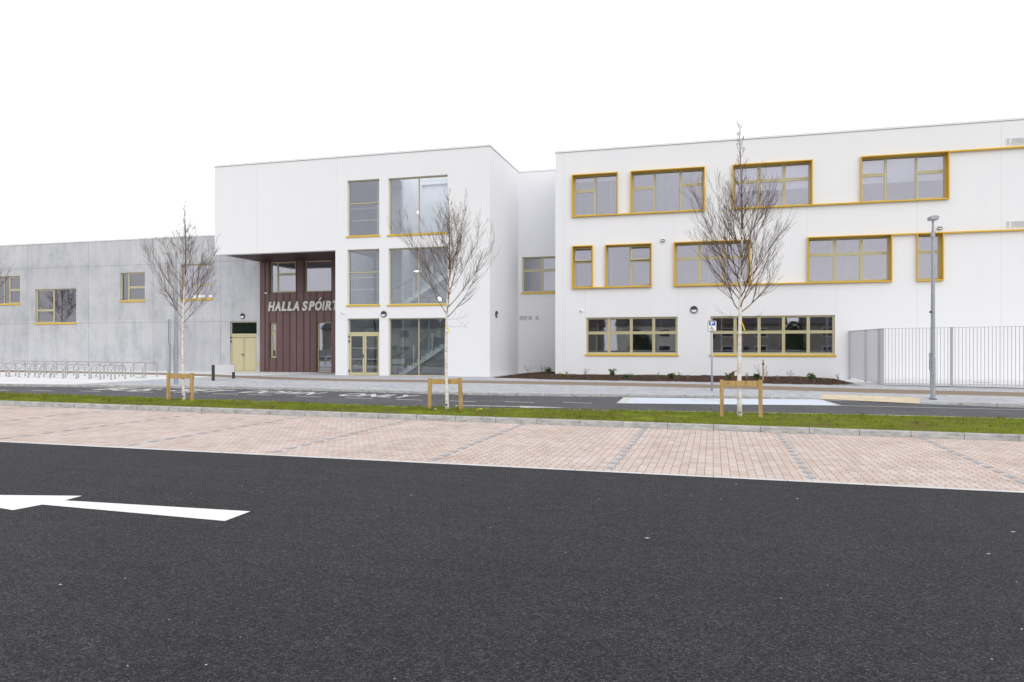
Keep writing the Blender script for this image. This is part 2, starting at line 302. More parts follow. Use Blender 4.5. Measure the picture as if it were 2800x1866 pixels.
# ------------------------------------------------------------------ object helpers
ORG = {}
def tag(o, label=None, cat=None, group=None, kind=None):
    if label: o['label'] = label
    if cat: o['category'] = cat
    if group: o['group'] = group
    if kind: o['kind'] = kind
    return o
def thing(name, label, cat, loc=(0, 0, 0), group=None, rz=0):
    o = bpy.data.objects.new(name, None); COL.objects.link(o); o.location = loc; o.rotation_euler = (0, 0, rz)
    ORG[o] = Vector(loc) if rz == 0 else None
    return tag(o, label, cat, group)
class MB:
    def __init__(s): s.v = []; s.f = []; s.sm = False
    def add(s, vs, fs):
        k = len(s.v); s.v += [tuple(p) for p in vs]; s.f += [tuple(i + k for i in f) for f in fs]; return s
    def box(s, x0, x1, y0, y1, z0, z1):
        if x1 < x0: x0, x1 = x1, x0
        if y1 < y0: y0, y1 = y1, y0
        if z1 < z0: z0, z1 = z1, z0
        return s.add([(x0, y0, z0), (x1, y0, z0), (x1, y1, z0), (x0, y1, z0), (x0, y0, z1), (x1, y0, z1), (x1, y1, z1), (x0, y1, z1)],
                     [(0, 3, 2, 1), (4, 5, 6, 7), (0, 1, 5, 4), (1, 2, 6, 5), (2, 3, 7, 6), (3, 0, 4, 7)])
    def bar(s, a, b, w, d=None):           # square bar between two points
        a, b = Vector(a), Vector(b); d = d or w; t = (b - a).normalized()
        up = Vector((0, 0, 1)) if abs(t.z) < 0.9 else Vector((0, 1, 0))
        n = t.cross(up).normalized() * w / 2; m_ = n.cross(t).normalized() * d / 2
        return s.add([a - n - m_, a + n - m_, a + n + m_, a - n + m_, b - n - m_, b + n - m_, b + n + m_, b - n + m_],
                     [(0, 3, 2, 1), (4, 5, 6, 7), (0, 1, 5, 4), (1, 2, 6, 5), (2, 3, 7, 6), (3, 0, 4, 7)])
    def tube(s, pts, rad, n=8, cap=True):
        pts = [Vector(p) for p in pts]; k0 = len(s.v); L = len(pts)
        if not hasattr(rad, '__len__'): rad = [rad] * L
        ref = None
        for i, p in enumerate(pts):
            t = (pts[min(i + 1, L - 1)] - pts[max(i - 1, 0)]).normalized()
            if ref is None: ref = t.orthogonal().normalized()
            ref = (ref - t * ref.dot(t)); ref = ref.normalized() if ref.length > 1e-5 else t.orthogonal().normalized()
            bn = t.cross(ref)
            for j in range(n):
                an = 2 * math.pi * j / n; s.v.append(tuple(p + (ref * math.cos(an) + bn * math.sin(an)) * rad[i]))
        for i in range(L - 1):
            for j in range(n):
                a = k0 + i * n + j; b = k0 + i * n + (j + 1) % n; s.f.append((a, b, b + n, a + n))
        if cap:
            s.f.append(tuple(k0 + j for j in reversed(range(n)))); s.f.append(tuple(k0 + (L - 1) * n + j for j in range(n)))
        return s
    def prism(s, poly, axis, a, b):        # polygon in the two other axes, extruded along axis from a to b
        def mk(p, t): return {'x': (t, p[0], p[1]), 'y': (p[0], t, p[1]), 'z': (p[0], p[1], t)}[axis]
        n = len(poly); vs = [mk(p, a) for p in poly] + [mk(p, b) for p in poly]
        fs = [tuple(range(n)), tuple(range(2 * n - 1, n - 1, -1))] + [(i, (i + 1) % n + 0, (i + 1) % n + n, i + n)[::-1] for i in range(n)]
        return s.add(vs, fs)
    def build(s, name, mat, parent=None, smooth=False, bevel=0):
        me = bpy.data.meshes.new(name); o = bpy.data.objects.new(name, me); COL.objects.link(o)
        vs = s.v
        if parent:
            og = ORG.get(parent)
            if og is not None and og.length > 0: vs = [(x - og.x, y - og.y, z - og.z) for x, y, z in vs]
            o.parent = parent; ORG[o] = og
        me.from_pydata(vs, [], s.f); me.materials.append(M[mat]); me.update()
        import bmesh
        bm = bmesh.new(); bm.from_mesh(me); bmesh.ops.recalc_face_normals(bm, faces=bm.faces)
        if bevel:
            bmesh.ops.bevel(bm, geom=[e for e in bm.edges if e.is_manifold and e.calc_face_angle(0) > 0.5], offset=bevel, segments=2, affect='EDGES', clamp_overlap=True)
        bm.to_mesh(me); bm.free()
        if smooth: me.polygons.foreach_set('use_smooth', [True] * len(me.polygons))
        return o
def fastmesh(name, vs, fs, mat, parent=None):
    me = bpy.data.meshes.new(name); o = bpy.data.objects.new(name, me); COL.objects.link(o)
    og = ORG.get(parent) if parent else None
    if og is not None and og.length > 0: vs = [(x - og.x, y - og.y, z - og.z) for x, y, z in vs]
    if parent: o.parent = parent; ORG[o] = og
    me.from_pydata(vs, [], fs); me.materials.append(M[mat]); me.update(); return o
def copy_tree(o, parent=None):
    c = o.copy(); COL.objects.link(c)
    if parent: c.parent = parent
    for ch in o.children: copy_tree(ch, c)
    return c

# ------------------------------------------------------------------ ground sheets
XS = [-62 + 0.5 * i for i in range(209)]
def strip(name, mat, ya, yb, off, rows=1, x0=-62, x1=42, fn=None, kind='structure', skirt=0.0):
    xs = [x for x in XS if x0 < x < x1]; xs = [x0] + xs + [x1]; vs = []; fs = []
    for x in xs:
        a = ya(x) if callable(ya) else ya; b = yb(x) if callable(yb) else yb
        for r in range(rows + 1):
            y = a + (b - a) * r / rows; vs.append((x, y, gz(x, y) + (off(x, y) if callable(off) else off)))
    for i in range(len(xs) - 1):
        for r in range(rows):
            k = i * (rows + 1) + r; fs.append((k, k + rows + 1, k + rows + 2, k + 1))
    o = fastmesh(name, vs, fs, mat); o['kind'] = kind; return o
def poly_flat(name, pts, mat, off, parent=None, kind='structure'):
    vs = [(x, y, gz(x, y) + off) for x, y in pts]
    o = fastmesh(name, vs, [tuple(range(len(vs)))], mat, parent)
    if not parent: o['kind'] = kind
    return o
E1 = lambda x: 9.93 + 0.034 * x
K1 = lambda x: 15.62 + 0.036 * x
K2p = [(-62, 18.3), (-15.3, 18.2), (-12, 18.17), (-7.8, 18.16), (-6.0, 18.42), (-3.7, 18.93), (-0.8, 19.6), (1.2, 20.0), (3.6, 20.42), (5.3, 20.65), (7.3, 20.75), (42, 21.6)]
K2 = lambda x: lerp(K2p, x)
K3p = [(-62, 13), (-30, 20.2), (-25.6, 21.3), (-22.8, 21.95), (-19.3, 22.95), (-17, 23.45), (-15, 23.65), (-12.5, 23.72), (-9.5, 23.75), (-7.2, 23.95), (-5, 24.5), (-3.2, 25.05), (-0.6, 25.7), (1.5, 26.15), (3.0, 26.45), (6.4, 25.75), (7.3, 25.55), (9, 25.25), (42, 24.6)]
K3 = lambda x: max(lerp(K3p, x), 19.6)
KH = lambda x: lerp([(-62, 0.095), (1.6, 0.095), (3.3, 0.012), (6.3, 0.012), (7.6, 0.11), (42, 0.11)], x)   # kerb upstand, dropped at the crossing
Bf = [(-62, 33.6), (-40, 33.3), (-31.2, 32.5), (-27, 31.7), (-24, 30.6), (-21.3, 29.4), (-18.6, 28.5), (-15, 28.45), (-9.5, 28.9), (-4.8, 28.9), (-0.7, 28.8), (5, 28.3), (10, 28.15), (42, 27.5)]
Bb = [(-62, 36.6), (-43, 36.4), (-33.6, 35), (-28.8, 34.2), (-25.5, 33.2), (-23.2, 32.2), (-20.5, 31.2), (-18, 30.4), (-15.6, 30.1), (-10, 30.5), (-5.1, 30.45), (-0.7, 30.25), (5.2, 29.6), (10.4, 29.3), (42, 28.6)]
PV = 0.1      # pavement level above the road sheet
pav = lambda x, y: PV + (KH(x) - 0.1) * max(0, 1 - (y - K3(x)) / 1.6)

MB().add([(-600, -600, -1.3), (600, -600, -1.3), (600, 700, -1.3), (-600, 700, -1.3)], [(0, 1, 2, 3)]).build('ground', 'turf')['kind'] = 'structure'
strip('car_park', 'asphalt_dark', -13.0, E1, 0.0, 6)
strip('flush_kerb', 'kerb_flush', E1, lambda x: E1(x) + 0.1, 0.004)
strip('parking_bays', 'pavers', lambda x: E1(x) + 0.1, K1, 0.0, 2)
def kerb(name, yf, hf, wdt, mat, ang=0.02):
    vs = []; fs = []
    for x in XS:
        y = yf(x); z = gz(x, y); h = hf(x)
        vs += [(x, y, z - 0.05), (x, y + ang, z + h - 0.015), (x, y + ang + 0.015, z + h), (x, y + wdt, gz(x, y + wdt) + h), (x, y + wdt, z - 0.05)]
    for i in range(len(XS) - 1):
        for r in range(4):
            k = i * 5 + r; fs.append((k, k + 5, k + 6, k + 1))
    o = fastmesh(name, vs, fs, mat); o['kind'] = 'structure'; return o
kerb('kerb', K1, lambda x: 0.115, 0.145, 'kerb')
def turf_off(x, y):
    t = (y - K1(x) - 0.14) / (K2(x) - K1(x) - 0.14)
    return 0.095 - 0.06 * t + 0.05 * math.sin(math.pi * min(1, max(0, t))) + 0.035 * mnoise.noise(Vector((x * 0.9, y * 0.9, 0))) * math.sin(math.pi * min(1, max(0, t)))
strip('grass_verge', 'turf', lambda x: K1(x) + 0.144, K2, turf_off, 8)
kerb('kerb', K2, lambda x: 0.035, 0.10, 'kerb_flush', 0.0)
strip('road', 'asphalt_road', lambda x: K2(x) + 0.1, K3, 0.0, 4)
kerb('kerb', K3, KH, 0.13, 'kerb')
PATX = -23.1
k3b = lambda x: K3(x) + 0.13
strip('pavement', 'setts', k3b, lambda x: lerp(Bf, x), pav, 6, x0=PATX, x1=42)
strip('patio', 'pale', k3b, lambda x: lerp(Bf, x), pav, 6, x0=-62, x1=PATX)
strip('footpath', 'path', lambda x: lerp(Bf, x), lambda x: lerp(Bb, x), pav, 2)
strip('patio', 'pale', lambda x: lerp(Bb, x), 41.0, 0.0, 4, x0=-62, x1=PATX)
o = strip('pavement', 'setts', lambda x: lerp(Bb, x), 43.0, 0.0, 5, x0=PATX, x1=42)
strip('apron', 'pale', lambda x: lerp([(5.3, 36.9), (6.25, 33), (6.45, 31.75), (26, 28.9), (42, 28.7)], x), 38.15, 0.006, 6, x0=5.35, x1=25.9)
# far sheets lie at the level of the door sills; ease the 0.1 m pavement lift out over the first two metres behind the path
for o in list(COL.objects):
    if o.name.startswith(('patio', 'pavement', 'apron')) and o.type == 'MESH':
        for vv in o.data.vertices:
            bb = lerp(Bb, vv.co.x)
            if vv.co.y >= bb - 1e-3:
                t = min(1, (vv.co.y - bb) / 4.0); vv.co.z += PV * (1 - t) + 0.0 * t

# grey marker blocks that divide the bays
mk = MB()
k = -12
for k in range(-9, 6):
    bx = -1.43 + 2.62 * k
    y = E1(bx) + 0.3; n = 0
    while y < K1(bx) - 0.2:
        xx = bx + 0.0; mk.add([(xx, y, gz(xx, y) + 0.004), (xx + 0.112, y, gz(xx, y) + 0.004), (xx + 0.112, y + 0.205, gz(xx, y) + 0.004), (xx, y + 0.205, gz(xx, y) + 0.004)], [(0, 1, 2, 3)])
        y += 0.424
simple('marker', (0.34, 0.355, 0.38), 0.85, var=0.15)
mk.build('bay_marking', 'marker')['kind'] = 'structure'

# ------------------------------------------------------------------ painted markings
ar = [(-4.49, 6.42), (-4.47, 5.98), (-6.68, 6.0), (-6.75, 5.72), (-8.3, 6.22), (-6.66, 6.70), (-6.63, 6.42)]
ar = [G(684.7, 1399.7), G(614.9, 1426.1), G(115.4, 1381.2), G(35, 1396.5), (-8.35, 6.02), G(224.8, 1357.2), G(176.4, 1369.7)]
poly_flat('arrow_marking', ar, 'paint', 0.004)
def rect_mark(x0, x1, y0, y1, mat='worn', name='lane_marking'):
    return poly_flat(name, [(x0, y0), (x1, y0 + (x1 - x0) * 0.0), (x1, y1), (x0, y1)], mat, 0.005)
dashes = [(-23.9, -23.2, 19.55), (-22.6, -21.7, 19.85), (-20.95, -20.1, 20.25), (-19.4, -18.3, 20.65), (-17.7, -16.7, 20.95), (-16.2, -15.2, 20.98), (-14.9, -13.95, 21.03), (-13.0, -12.1, 20.94), (-11.25, -10.3, 20.95), (-9.5, -8.6, 20.92), (-7.75, -6.9, 21.0), (-6.1, -5.2, 21.35), (-4.4, -3.5, 21.8)]
for x0, x1, y in dashes: rect_mark(x0, x1, y, y + 0.11)
poly_flat('arrow_marking', [G(1244, 1109), G(1244, 1110.4), G(1421, 1113.2), G(1425, 1115.6), G(1555, 1116), G(1421, 1111.2), G(1421, 1112)], 'worn', 0.006)
b0, b1, b2, b3 = G(1698, 1104), G(1717, 1087.7), G(2239.6, 1093), G(2298, 1110)
poly_flat('disabled_bay', [b0, b3, b2, b1], 'bluebay', 0.004)
def seg(p, q, wd, name='lane_marking', mat='worn', off=0.008):
    p, q = Vector(p), Vector(q); d = (q - p).normalized(); n = Vector((-d.y, d.x)) * wd / 2
    return poly_flat(name, [tuple(p - n), tuple(q - n), tuple(q + n), tuple(p + n)], mat, off)
seg(b0, b1, 0.28); seg(b3, b2, 0.10); seg(b0, b3, 0.06, off=0.009)
seg(b3, G(2800, 1121.6), 0.1)
poly_flat('tactile_paving', [G(2240, 1089.3, .05), G(2514.6, 1103, .03), G(2519, 1088, .1), G(2250, 1077.7, .1)], 'tactile', 0.114)
for o in [bpy.data.objects['tactile_paving']]:
    for vv in o.data.vertices: vv.co.z = gz(vv.co.x, vv.co.y) + pav(vv.co.x, vv.co.y) + 0.012

def text_verts(s, size=1.0, shear=0.0, bold=0.0, ext=0.0):
    cu = bpy.data.curves.new('t', 'FONT'); cu.body = s; cu.size = size; cu.shear = shear; cu.offset = bold; cu.extrude = ext; cu.resolution_u = 4
    ob = bpy.data.objects.new('t', cu); COL.objects.link(ob)
    dg = bpy.context.evaluated_depsgraph_get(); me = bpy.data.meshes.new_from_object(ob.evaluated_get(dg))
    vs = [tuple(v.co) for v in me.vertices]; fs = [tuple(p.vertices) for p in me.polygons]
    bpy.data.objects.remove(ob); bpy.data.curves.remove(cu); bpy.data.meshes.remove(me)
    return vs, fs
def fit(vs, x0, x1, y0, y1):
    ax = min(v[0] for v in vs); bx = max(v[0] for v in vs); ay = min(v[1] for v in vs); by = max(v[1] for v in vs)
    return [(x0 + (v[0] - ax) / (bx - ax) * (x1 - x0), y0 + (v[1] - ay) / (by - ay) * (y1 - y0), v[2]) for v in vs]
for wd, x0, x1, y0 in (('BUS', -21.2, -19.1, 20.95), ('SET', -18.45, -16.5, 21.45), ('DOWN', -15.75, -13.0, 21.7), ('ONLY', -12.05, -9.45, 21.65)):
    vs, fs = text_verts(wd, bold=0.025); vs = fit(vs, x0, x1, y0, y0 + 1.35)
    o = fastmesh('road_lettering', [(x, y, gz(x, y) + 0.006) for x, y, z in vs], fs, 'worn'); o['kind'] = 'structure'
def access_symbol(mb, fn):
    """wheelchair figure in a unit square; fn maps (x, y) to a 3D point"""
    def strip2(pts, wd):
        L = []; Rr = []
        for i, p in enumerate(pts):
            a = Vector(pts[max(i - 1, 0)]); b = Vector(pts[min(i + 1, len(pts) - 1)]); d = (b - a).normalized(); n = Vector((-d.y, d.x)) * wd / 2
            L.append(fn(*(Vector(p) + n))); Rr.append(fn(*(Vector(p) - n)))
        k = len(pts); mb.add(L + Rr, [(i, i + 1, k + i + 1, k + i) for i in range(k - 1)])
    mb.add([fn(.40 + .085 * math.cos(a), .90 + .085 * math.sin(a)) for a in [2 * math.pi * i / 14 for i in range(14)]], [tuple(range(14))])
    strip2([(.41, .80), (.46, .46)], .12); strip2([(.44, .66), (.70, .64)], .075)
    strip2([(.45, .46), (.74, .44), (.86, .14), (.97, .18)], .095)
    strip2([(.46 + .30 * math.cos(R(a)), .30 + .29 * math.sin(R(a))) for a in range(118, 345, 14)], .075)
sm_ = MB(); access_symbol(sm_, lambda x, y: (-0.9 + 1.5 * x, 24.3 + 1.25 * y, gz(-0.9 + 1.5 * x, 24.3 + 1.25 * y) + 0.008))
sm_.build('bay_symbol', 'worn')['kind'] = 'structure'
# ------------------------------------------------------------------ walls, windows, doors
def wall_mb(mb, x0, x1, z0, z1, y0, y1, holes=(), swap=False):
    """wall slab with openings, its reveals included; swap=True makes it run along Y instead of X"""
    xs = sorted({x0, x1} | {min(max(h[i], x0), x1) for h in holes for i in (0, 1)}); zs = sorted({z0, z1} | {min(max(h[i], z0), z1) for h in holes for i in (2, 3)})
    def solid(i, j):
        if i < 0 or j < 0 or i >= len(xs) - 1 or j >= len(zs) - 1: return False
        cx = (xs[i] + xs[i + 1]) / 2; cz = (zs[j] + zs[j + 1]) / 2
        return not any(h[0] < cx < h[1] and h[2] < cz < h[3] for h in holes)
    pt = (lambda x, y, z: (y, x, z)) if swap else (lambda x, y, z: (x, y, z))
    def q(*p): mb.add([pt(*a) for a in p], [(0, 1, 2, 3)])
    for i in range(len(xs) - 1):
        for j in range(len(zs) - 1):
            if not solid(i, j): continue
            a, b, c, d = xs[i], xs[i + 1], zs[j], zs[j + 1]
            q((a, y0, c), (b, y0, c), (b, y0, d), (a, y0, d)); q((a, y1, c), (a, y1, d), (b, y1, d), (b, y1, c))
            if not solid(i - 1, j): q((a, y0, c), (a, y0, d), (a, y1, d), (a, y1, c))
            if not solid(i + 1, j): q((b, y0, c), (b, y1, c), (b, y1, d), (b, y0, d))
            if not solid(i, j - 1): q((a, y0, c), (a, y1, c), (b, y1, c), (b, y0, c))
            if not solid(i, j + 1): q((a, y0, d), (b, y0, d), (b, y1, d), (a, y1, d))
    return mb
def ring(mb, x0, x1, z0, z1, y0, y1, t, tb=None):
    tb = t if tb is None else tb
    mb.box(x0, x0 + t, y0, y1, z0, z1); mb.box(x1 - t, x1, y0, y1, z0, z1)
    mb.box(x0 + t, x1 - t, y0, y1, z1 - t, z1); mb.box(x0 + t, x1 - t, y0, y1, z0, z0 + tb)
def window(par, x0, x1, z0, z1, y, cols, sill=None, surround=None, blind=None, gl='glass', tilt=(), vents=True, fr=0.055, dots=False, plain=(), label=None):
    """cols: list of (share, transom share from the top or None). y: front of the frame."""
    f = MB(); p = MB(); g = MB(); vt = MB(); ft = 0.07
    ring(f, x0, x1, z0, z1, y, y + ft, fr)
    tot = sum(c[0] for c in cols); xa = x0 + fr; W = (x1 - fr) - xa; mul = 0.05; dz = MB(); tl = None
    xx = xa
    for i, (share, tr) in enumerate(cols):
        xb = xa + W * sum(c[0] for c in cols[:i + 1]) / tot
        cl = xx + (mul / 2 if i else 0); crr = xb - (mul / 2 if i < len(cols) - 1 else 0)
        if i < len(cols) - 1: f.box(xb - mul / 2, xb + mul / 2, y + 0.002, y + ft, z0 + fr, z1 - fr)
        cells = [(z0 + fr, z1 - fr, None)]
        if tr:
            zt = z1 - (z1 - z0) * tr; f.box(cl, crr, y + 0.003, y + ft, zt - 0.025, zt + 0.025)
            cells = [(z0 + fr, zt - 0.025, 'low'), (zt + 0.025, z1 - fr, 'top')]
        for a, b, k in cells:
            cas = 0.042 if (tr and i not in plain) else 0.0
            if k == 'top' and i in tilt:
                q = MB(); ring(q, cl + 0.004, crr - 0.004, a, b, y - 0.03, y + 0.03, 0.05)
                pq = MB(); pq.box(cl + 0.05, crr - 0.05, y - 0.004, y + 0.004, a + 0.05, b - 0.05)
                an = R(9)
                for mbx in (q, pq): mbx.v = [(vx, y + (vy - y) * math.cos(an) - (b - vz) * math.sin(an), b - (b - vz) * math.cos(an) - (vy - y) * math.sin(an)) for vx, vy, vz in mbx.v]
                tl = (q, pq); g.box(cl, crr, y + 0.055, y + 0.062, a, a + 0.03); continue
            if cas: ring(f, cl + 0.005, crr - 0.005, a + 0.005, b - 0.005, y - 0.012, y + 0.04, cas)
            yp = y + 0.022
            p.box(cl + cas - 0.003, crr - cas + 0.003, yp + 0.004, yp + 0.010, a + cas - 0.003, b - cas + 0.003)
            ring(g, cl + cas, crr - cas, a + cas, b - cas, yp - 0.003, yp + 0.003, 0.010)
            if k == 'top' and vents and i not in plain: vt.box(cl + cas + 0.02, crr - cas - 0.02, y - 0.028, y - 0.0125, b - 0.044, b - 0.020)
            if dots and k == 'low':
                for zz in (a + (b - a) * 0.85, a + (b - a) * 0.47):
                    n = int((crr - cl - 0.1) / 0.13)
                    for q_ in range(n + 1):
                        cx = cl + 0.06 + q_ * 0.13; dz.add([(cx + 0.024 * math.cos(t_), yp + 0.001, zz + 0.024 * math.sin(t_)) for t_ in [i_ * math.pi / 4 for i_ in range(8)]], [tuple(range(8))])
        xx = xb
    wdw = f.build('window', 'khaki', par)
    if label: wdw['label'] = label
    p.build('pane', gl, wdw); g.build('gasket', 'gasket', wdw)
    if vt.v: vt.build('trickle_vent', 'khaki_dark', wdw)
    if tl: c_ = tl[0].build('casement', 'khaki', wdw); tl[1].build('pane', gl, wdw)
    if dots: dz.build('manifestation_dots', 'lens', wdw)
    if sill: MB().box(x0 - 0.06, x1 + 0.06, sill - 0.06, y - 0.004, z0 - 0.085, z0 - 0.003).build('sill', 'yellow', wdw)
    if surround:
        sx0, sx1, sz0, sz1, ys = surround; s_ = MB(); ring(s_, sx0, sx1, sz0, sz1, ys, y - 0.004 if False else y + 0.05, 0.045, 0.06); s_.build('surround', 'yellow', wdw, bevel=0.004)
    if blind:
        MB().box(x0 + fr, x1 - fr, y + 0.13, y + 0.134, z1 - (z1 - z0) * blind, z1 - 0.03).build('blind', 'blind', wdw)
    return wdw
def wxz(Y, u0, u1, vt, vb):
    x0, zt = P(u0, vt, Y); _, zb = P(u0, vb, Y); x1 = P(u1, vt, Y)[0]
    return x0, x1, zb, zt
def coping(par, x0, x1, y0, y1, z, t=0.5, h=0.09, back=True):
    m_ = MB(); d = MB(); e = 0.035
    m_.box(x0 - e, x1 + e, y0 - e, y0 + t, z, z + h); d.box(x0 - .006, x1 + .006, y0 - 0.006, y0 + t - .05, z - 0.022, z)
    m_.box(x0 - e, x0 + t, y0 + t, y1 + e, z, z + h); m_.box(x1 - t, x1 + e, y0 + t, y1 + e, z, z + h)
    d.box(x1 - t + .1, x1 + 0.006, y0 + t, y1 - .1, z - 0.022, z)
    m_.build('coping', 'coping', par); d.build('coping_shadow_line', 'coping_line', par)  # thin grey strip paints a shadow line under the coping
ZB = -0.6

# ---- entrance block: tall white volume with overhang, brown recess, glazed stair
YT = 36.4; XL, XC, XR = -27.88, -20.1, -11.19; ZT = 12.2; ZS = 7.11
ent = thing('entrance_block', 'tall white rendered entrance block with overhang, brown recess and big staircase windows', 'building', (-19.5, YT, FFL))
T = {k: wxz(YT, *a) for k, a in dict(T1=(949.7, 1037, 494.8, 646.6), T2=(1062, 1224, 488.4, 642.8), T3=(951.8, 1037, 683.5, 834.6), T4=(1063.8, 1224.5, 679.9, 833.5)).items()}
T['T5'] = wxz(YT, 950.3, 1039, 871.7, 1024); T['T6'] = wxz(YT, 1063.3, 1225, 871, 1024)
for k in ('T5', 'T6'): a = T[k]; T[k] = (a[0], a[1], 0.2, a[3])
xa_, xb_ = T['T1'][0], T['T1'][1]; xc_, xd_ = T['T2'][0], T['T2'][1]
for k in ('T3', 'T5'): T[k] = (xa_, xb_, T[k][2], T[k][3])
for k in ('T4', 'T6'): T[k] = (xc_, xd_, T[k][2], T[k][3])
wl = MB(); wall_mb(wl, XL, XR, ZB, ZT, YT, YT + 0.4, [(XL - 1, XC, ZB - 1, ZS)] + list(T.values()))
wall_mb(wl, YT + 0.4, 47, ZB, ZT, XR - 0.4, XR, swap=True)
wall_mb(wl, YT + 0.4, 47, ZS, ZT, XL, XL + 0.4, swap=True)
wall_mb(wl, YT + 0.4, 40.3, ZB, ZS, XC, XC + 0.4, swap=True)
wall_mb(wl, XL + .4, XR - .4, ZS + .3, ZT, 46.6, 47)
wl.build('wall', 'render', ent)
def holed(mb, z0, z1, y1=46.6):   # slab with the roof light over the stair left open
    hx0, hx1, hy0, hy1 = -17.9, -11.75, 36.95, 41.6
    mb.box(XL + .4, hx0, YT + .4, y1, z0, z1); mb.box(hx1, XR - .4, YT + .4, y1, z0, z1); mb.box(hx0, hx1, YT + .4, hy0, z0, z1); mb.box(hx0, hx1, hy1, y1, z0, z1); return mb
holed(MB(), ZT - .35, ZT - .15).build('roof', 'coping', ent)
coping(ent, XL, XR, YT, 47, ZT)
bj = MB()
for u, za, zb in ((919, ZS + .02, ZT - .03), (702, ZS + .02, ZT - .03)):
    x = P(u, 600, YT)[0]; MB().box(x - .007, x + .007, YT - .003, YT + .002, za, zb).build('expansion_joint', 'bead', ent)
# soffit with boards running front to back
so_ = MB(); so_.box(XL + .4, XC, YT + .4, 40.3, ZS + .10, ZS + .28)
x = XL + .42
while x < XC - .2: so_.box(x, x + .2, YT + .42, 40.28, ZS + .02, ZS + .10); x += .29
so_.build('soffit', 'soffit', ent)
# brown cladding
YB = 40.3; BX0 = -27.54
Bw = {k: wxz(YB, *a) for k, a in dict(B1=(738.6, 809, 717.7, 801.6), B2=(832.9, 905.5, 714.6, 799), B3=(738.6, 754.8, 883.4, 979), B4=(866.8, 906, 881.6, 1014.6)).items()}
a = Bw['B4']; Bw['B4'] = (a[0], a[1], 0.24, a[3])
cl_ = MB(); wall_mb(cl_, BX0, XC + .4, ZB, ZS + .1, YB, YB + .35, list(Bw.values()))
cl_.box(BX0, BX0 + .3, YB + .35, 46.6, ZB, ZS + .28)
clad = cl_.build('cladding', 'brown', ent)
sm2 = MB(); hz = P(733, 802, YB)[1]
for px in (1033, 1097, 1205, 1310, 1413, 1515, 1627, 1722, 1820, 1935, 2048):
    x = P(540 + px / 5.6, 900, YB)[0]; segs = [(FFL + .02, ZS)]
    for (h0, h1, h2, h3) in Bw.values():
        if h0 - .03 < x < h1 + .03:
            n_ = []
            for s0, s1 in segs:
                if h2 > s0 and h3 < s1: n_ += [(s0, h2), (h3, s1)]
                elif h2 <= s0 and h3 > s0: n_ += [(h3, s1)]
                else: n_ += [(s0, s1)]
            segs = n_
    for s0, s1 in segs:
        if px in (1205, 1310, 1413, 1722, 1820, 1935) and s1 > hz: s1 = max(s0, hz)
        if s1 - s0 > .1: sm2.box(x - .014, x + .014, YB - .03, YB + .002, s0, s1)
sm2.box(BX0 + .02, XC, YB - .012, YB + .002, hz - .012, hz + .012)
sm2.build('seam', 'brown_seam', clad)
window(ent, *Bw['B1'], YB + .12, [(.23, None), (.77, .40)])
window(ent, *Bw['B2'], YB + .12, [(1, None)])
window(ent, *Bw['B3'], YB + .12, [(1, .32)])
window(ent, *Bw['B4'], YB + .12, [(1, None)])
window(ent, *T['T1'], YT + .17, [(1, .41)], sill=YT, gl='glass_tower', dots=True, plain=(0,))
window(ent, *T['T3'], YT + .17, [(1, .41)], sill=YT, gl='glass_tower', dots=True, plain=(0,))
window(ent, *T['T2'], YT + .17, [(.5, None), (.5, None)], sill=YT, gl='glass_tower')
window(ent, *T['T4'], YT + .17, [(.5, None), (.5, None)], sill=YT, gl='glass_tower')
window(ent, *T['T6'], YT + .17, [(.5, None), (.5, None)], gl='glass_tower')
def double_door(par, x0, x1, z0, z1, y, zt, glazed):
    f = MB(); ring(f, x0, x1, z0, z1, y, y + .08, .05); f.box(x0 + .05, x1 - .05, y + .002, y + .08, zt - .06, zt + .05)
    d = f.build('door', 'khaki', par)
    tp = MB().box(x0 + .05, x1 - .05, y + .03, y + .037, zt + .05, z1 - .05); tp.build('transom_pane', 'glass_tower', d)
    xm = (x0 + x1) / 2
    for s in (0, 1):
        a, b = (x0 + .055, xm - .004) if s == 0 else (xm + .004, x1 - .055); lf = MB(); c, e = z0 + .03, zt - .065
        if glazed:
            ring(lf, a, b, c, e, y - .01, y + .05, .105, .14); lf.build('leaf', 'khaki', d)
            MB().box(a + .103, b - .103, y + .018, y + .024, c + .138, e - .103).build('pane', 'glass_tower', d)
            g_ = MB(); ring(g_, a + .105, b - .105, c + .14, e - .105, y + .005, y + .012, .014); g_.build('gasket', 'gasket', d)
            dm = MB()
            for zz in (c + (e - c) * .66, c + (e - c) * .39):
                xx = a + .13
                while xx < b - .12:
                    dm.add([(xx + .024 * math.cos(t_), y + .016, zz + .024 * math.sin(t_)) for t_ in [i_ * math.pi / 4 for i_ in range(8)]], [tuple(range(8))]); xx += .115
            dm.build('manifestation_dots', 'lens', d)
        else:
            lf.box(a, b, y - .01, y + .05, c, e); lf.build('leaf', 'khaki', d, bevel=.004)
            g_ = MB(); ring(g_, a + .06, b - .06, c + .06, e - .1, y - .0125, y - .0095, .012); g_.build('panel_joint', 'khaki_dark', d)
            MB().box(a + .06, b - .06, y - .03, y - .011, e - .135, e - .115).build('drip_bar', 'khaki_dark', d)
    g_ = MB().box(xm - .006, xm + .006, y - .012, y - .0085, z0 + .03, zt - .065); g_.build('leaf_gap', 'gasket', d)
    h = MB().box(xm - .085, xm - .045, y - .03, y - .011, z0 + .98, z0 + 1.16); h.box(xm - .20, xm - .06, y - .075, y - .05, z0 + 1.10, z0 + 1.13); h.box(xm - .075, xm - .055, y - .06, y - .02, z0 + 1.10, z0 + 1.13); h.build('handle', 'black', d)
    for zz in (zt - .45, zt - .2, z0 + .25):
        MB().box(x0 - .005, x0 + .06, y - .05, y - .002, zz - .06, zz + .06).build('hinge', 'black', d)
    return d
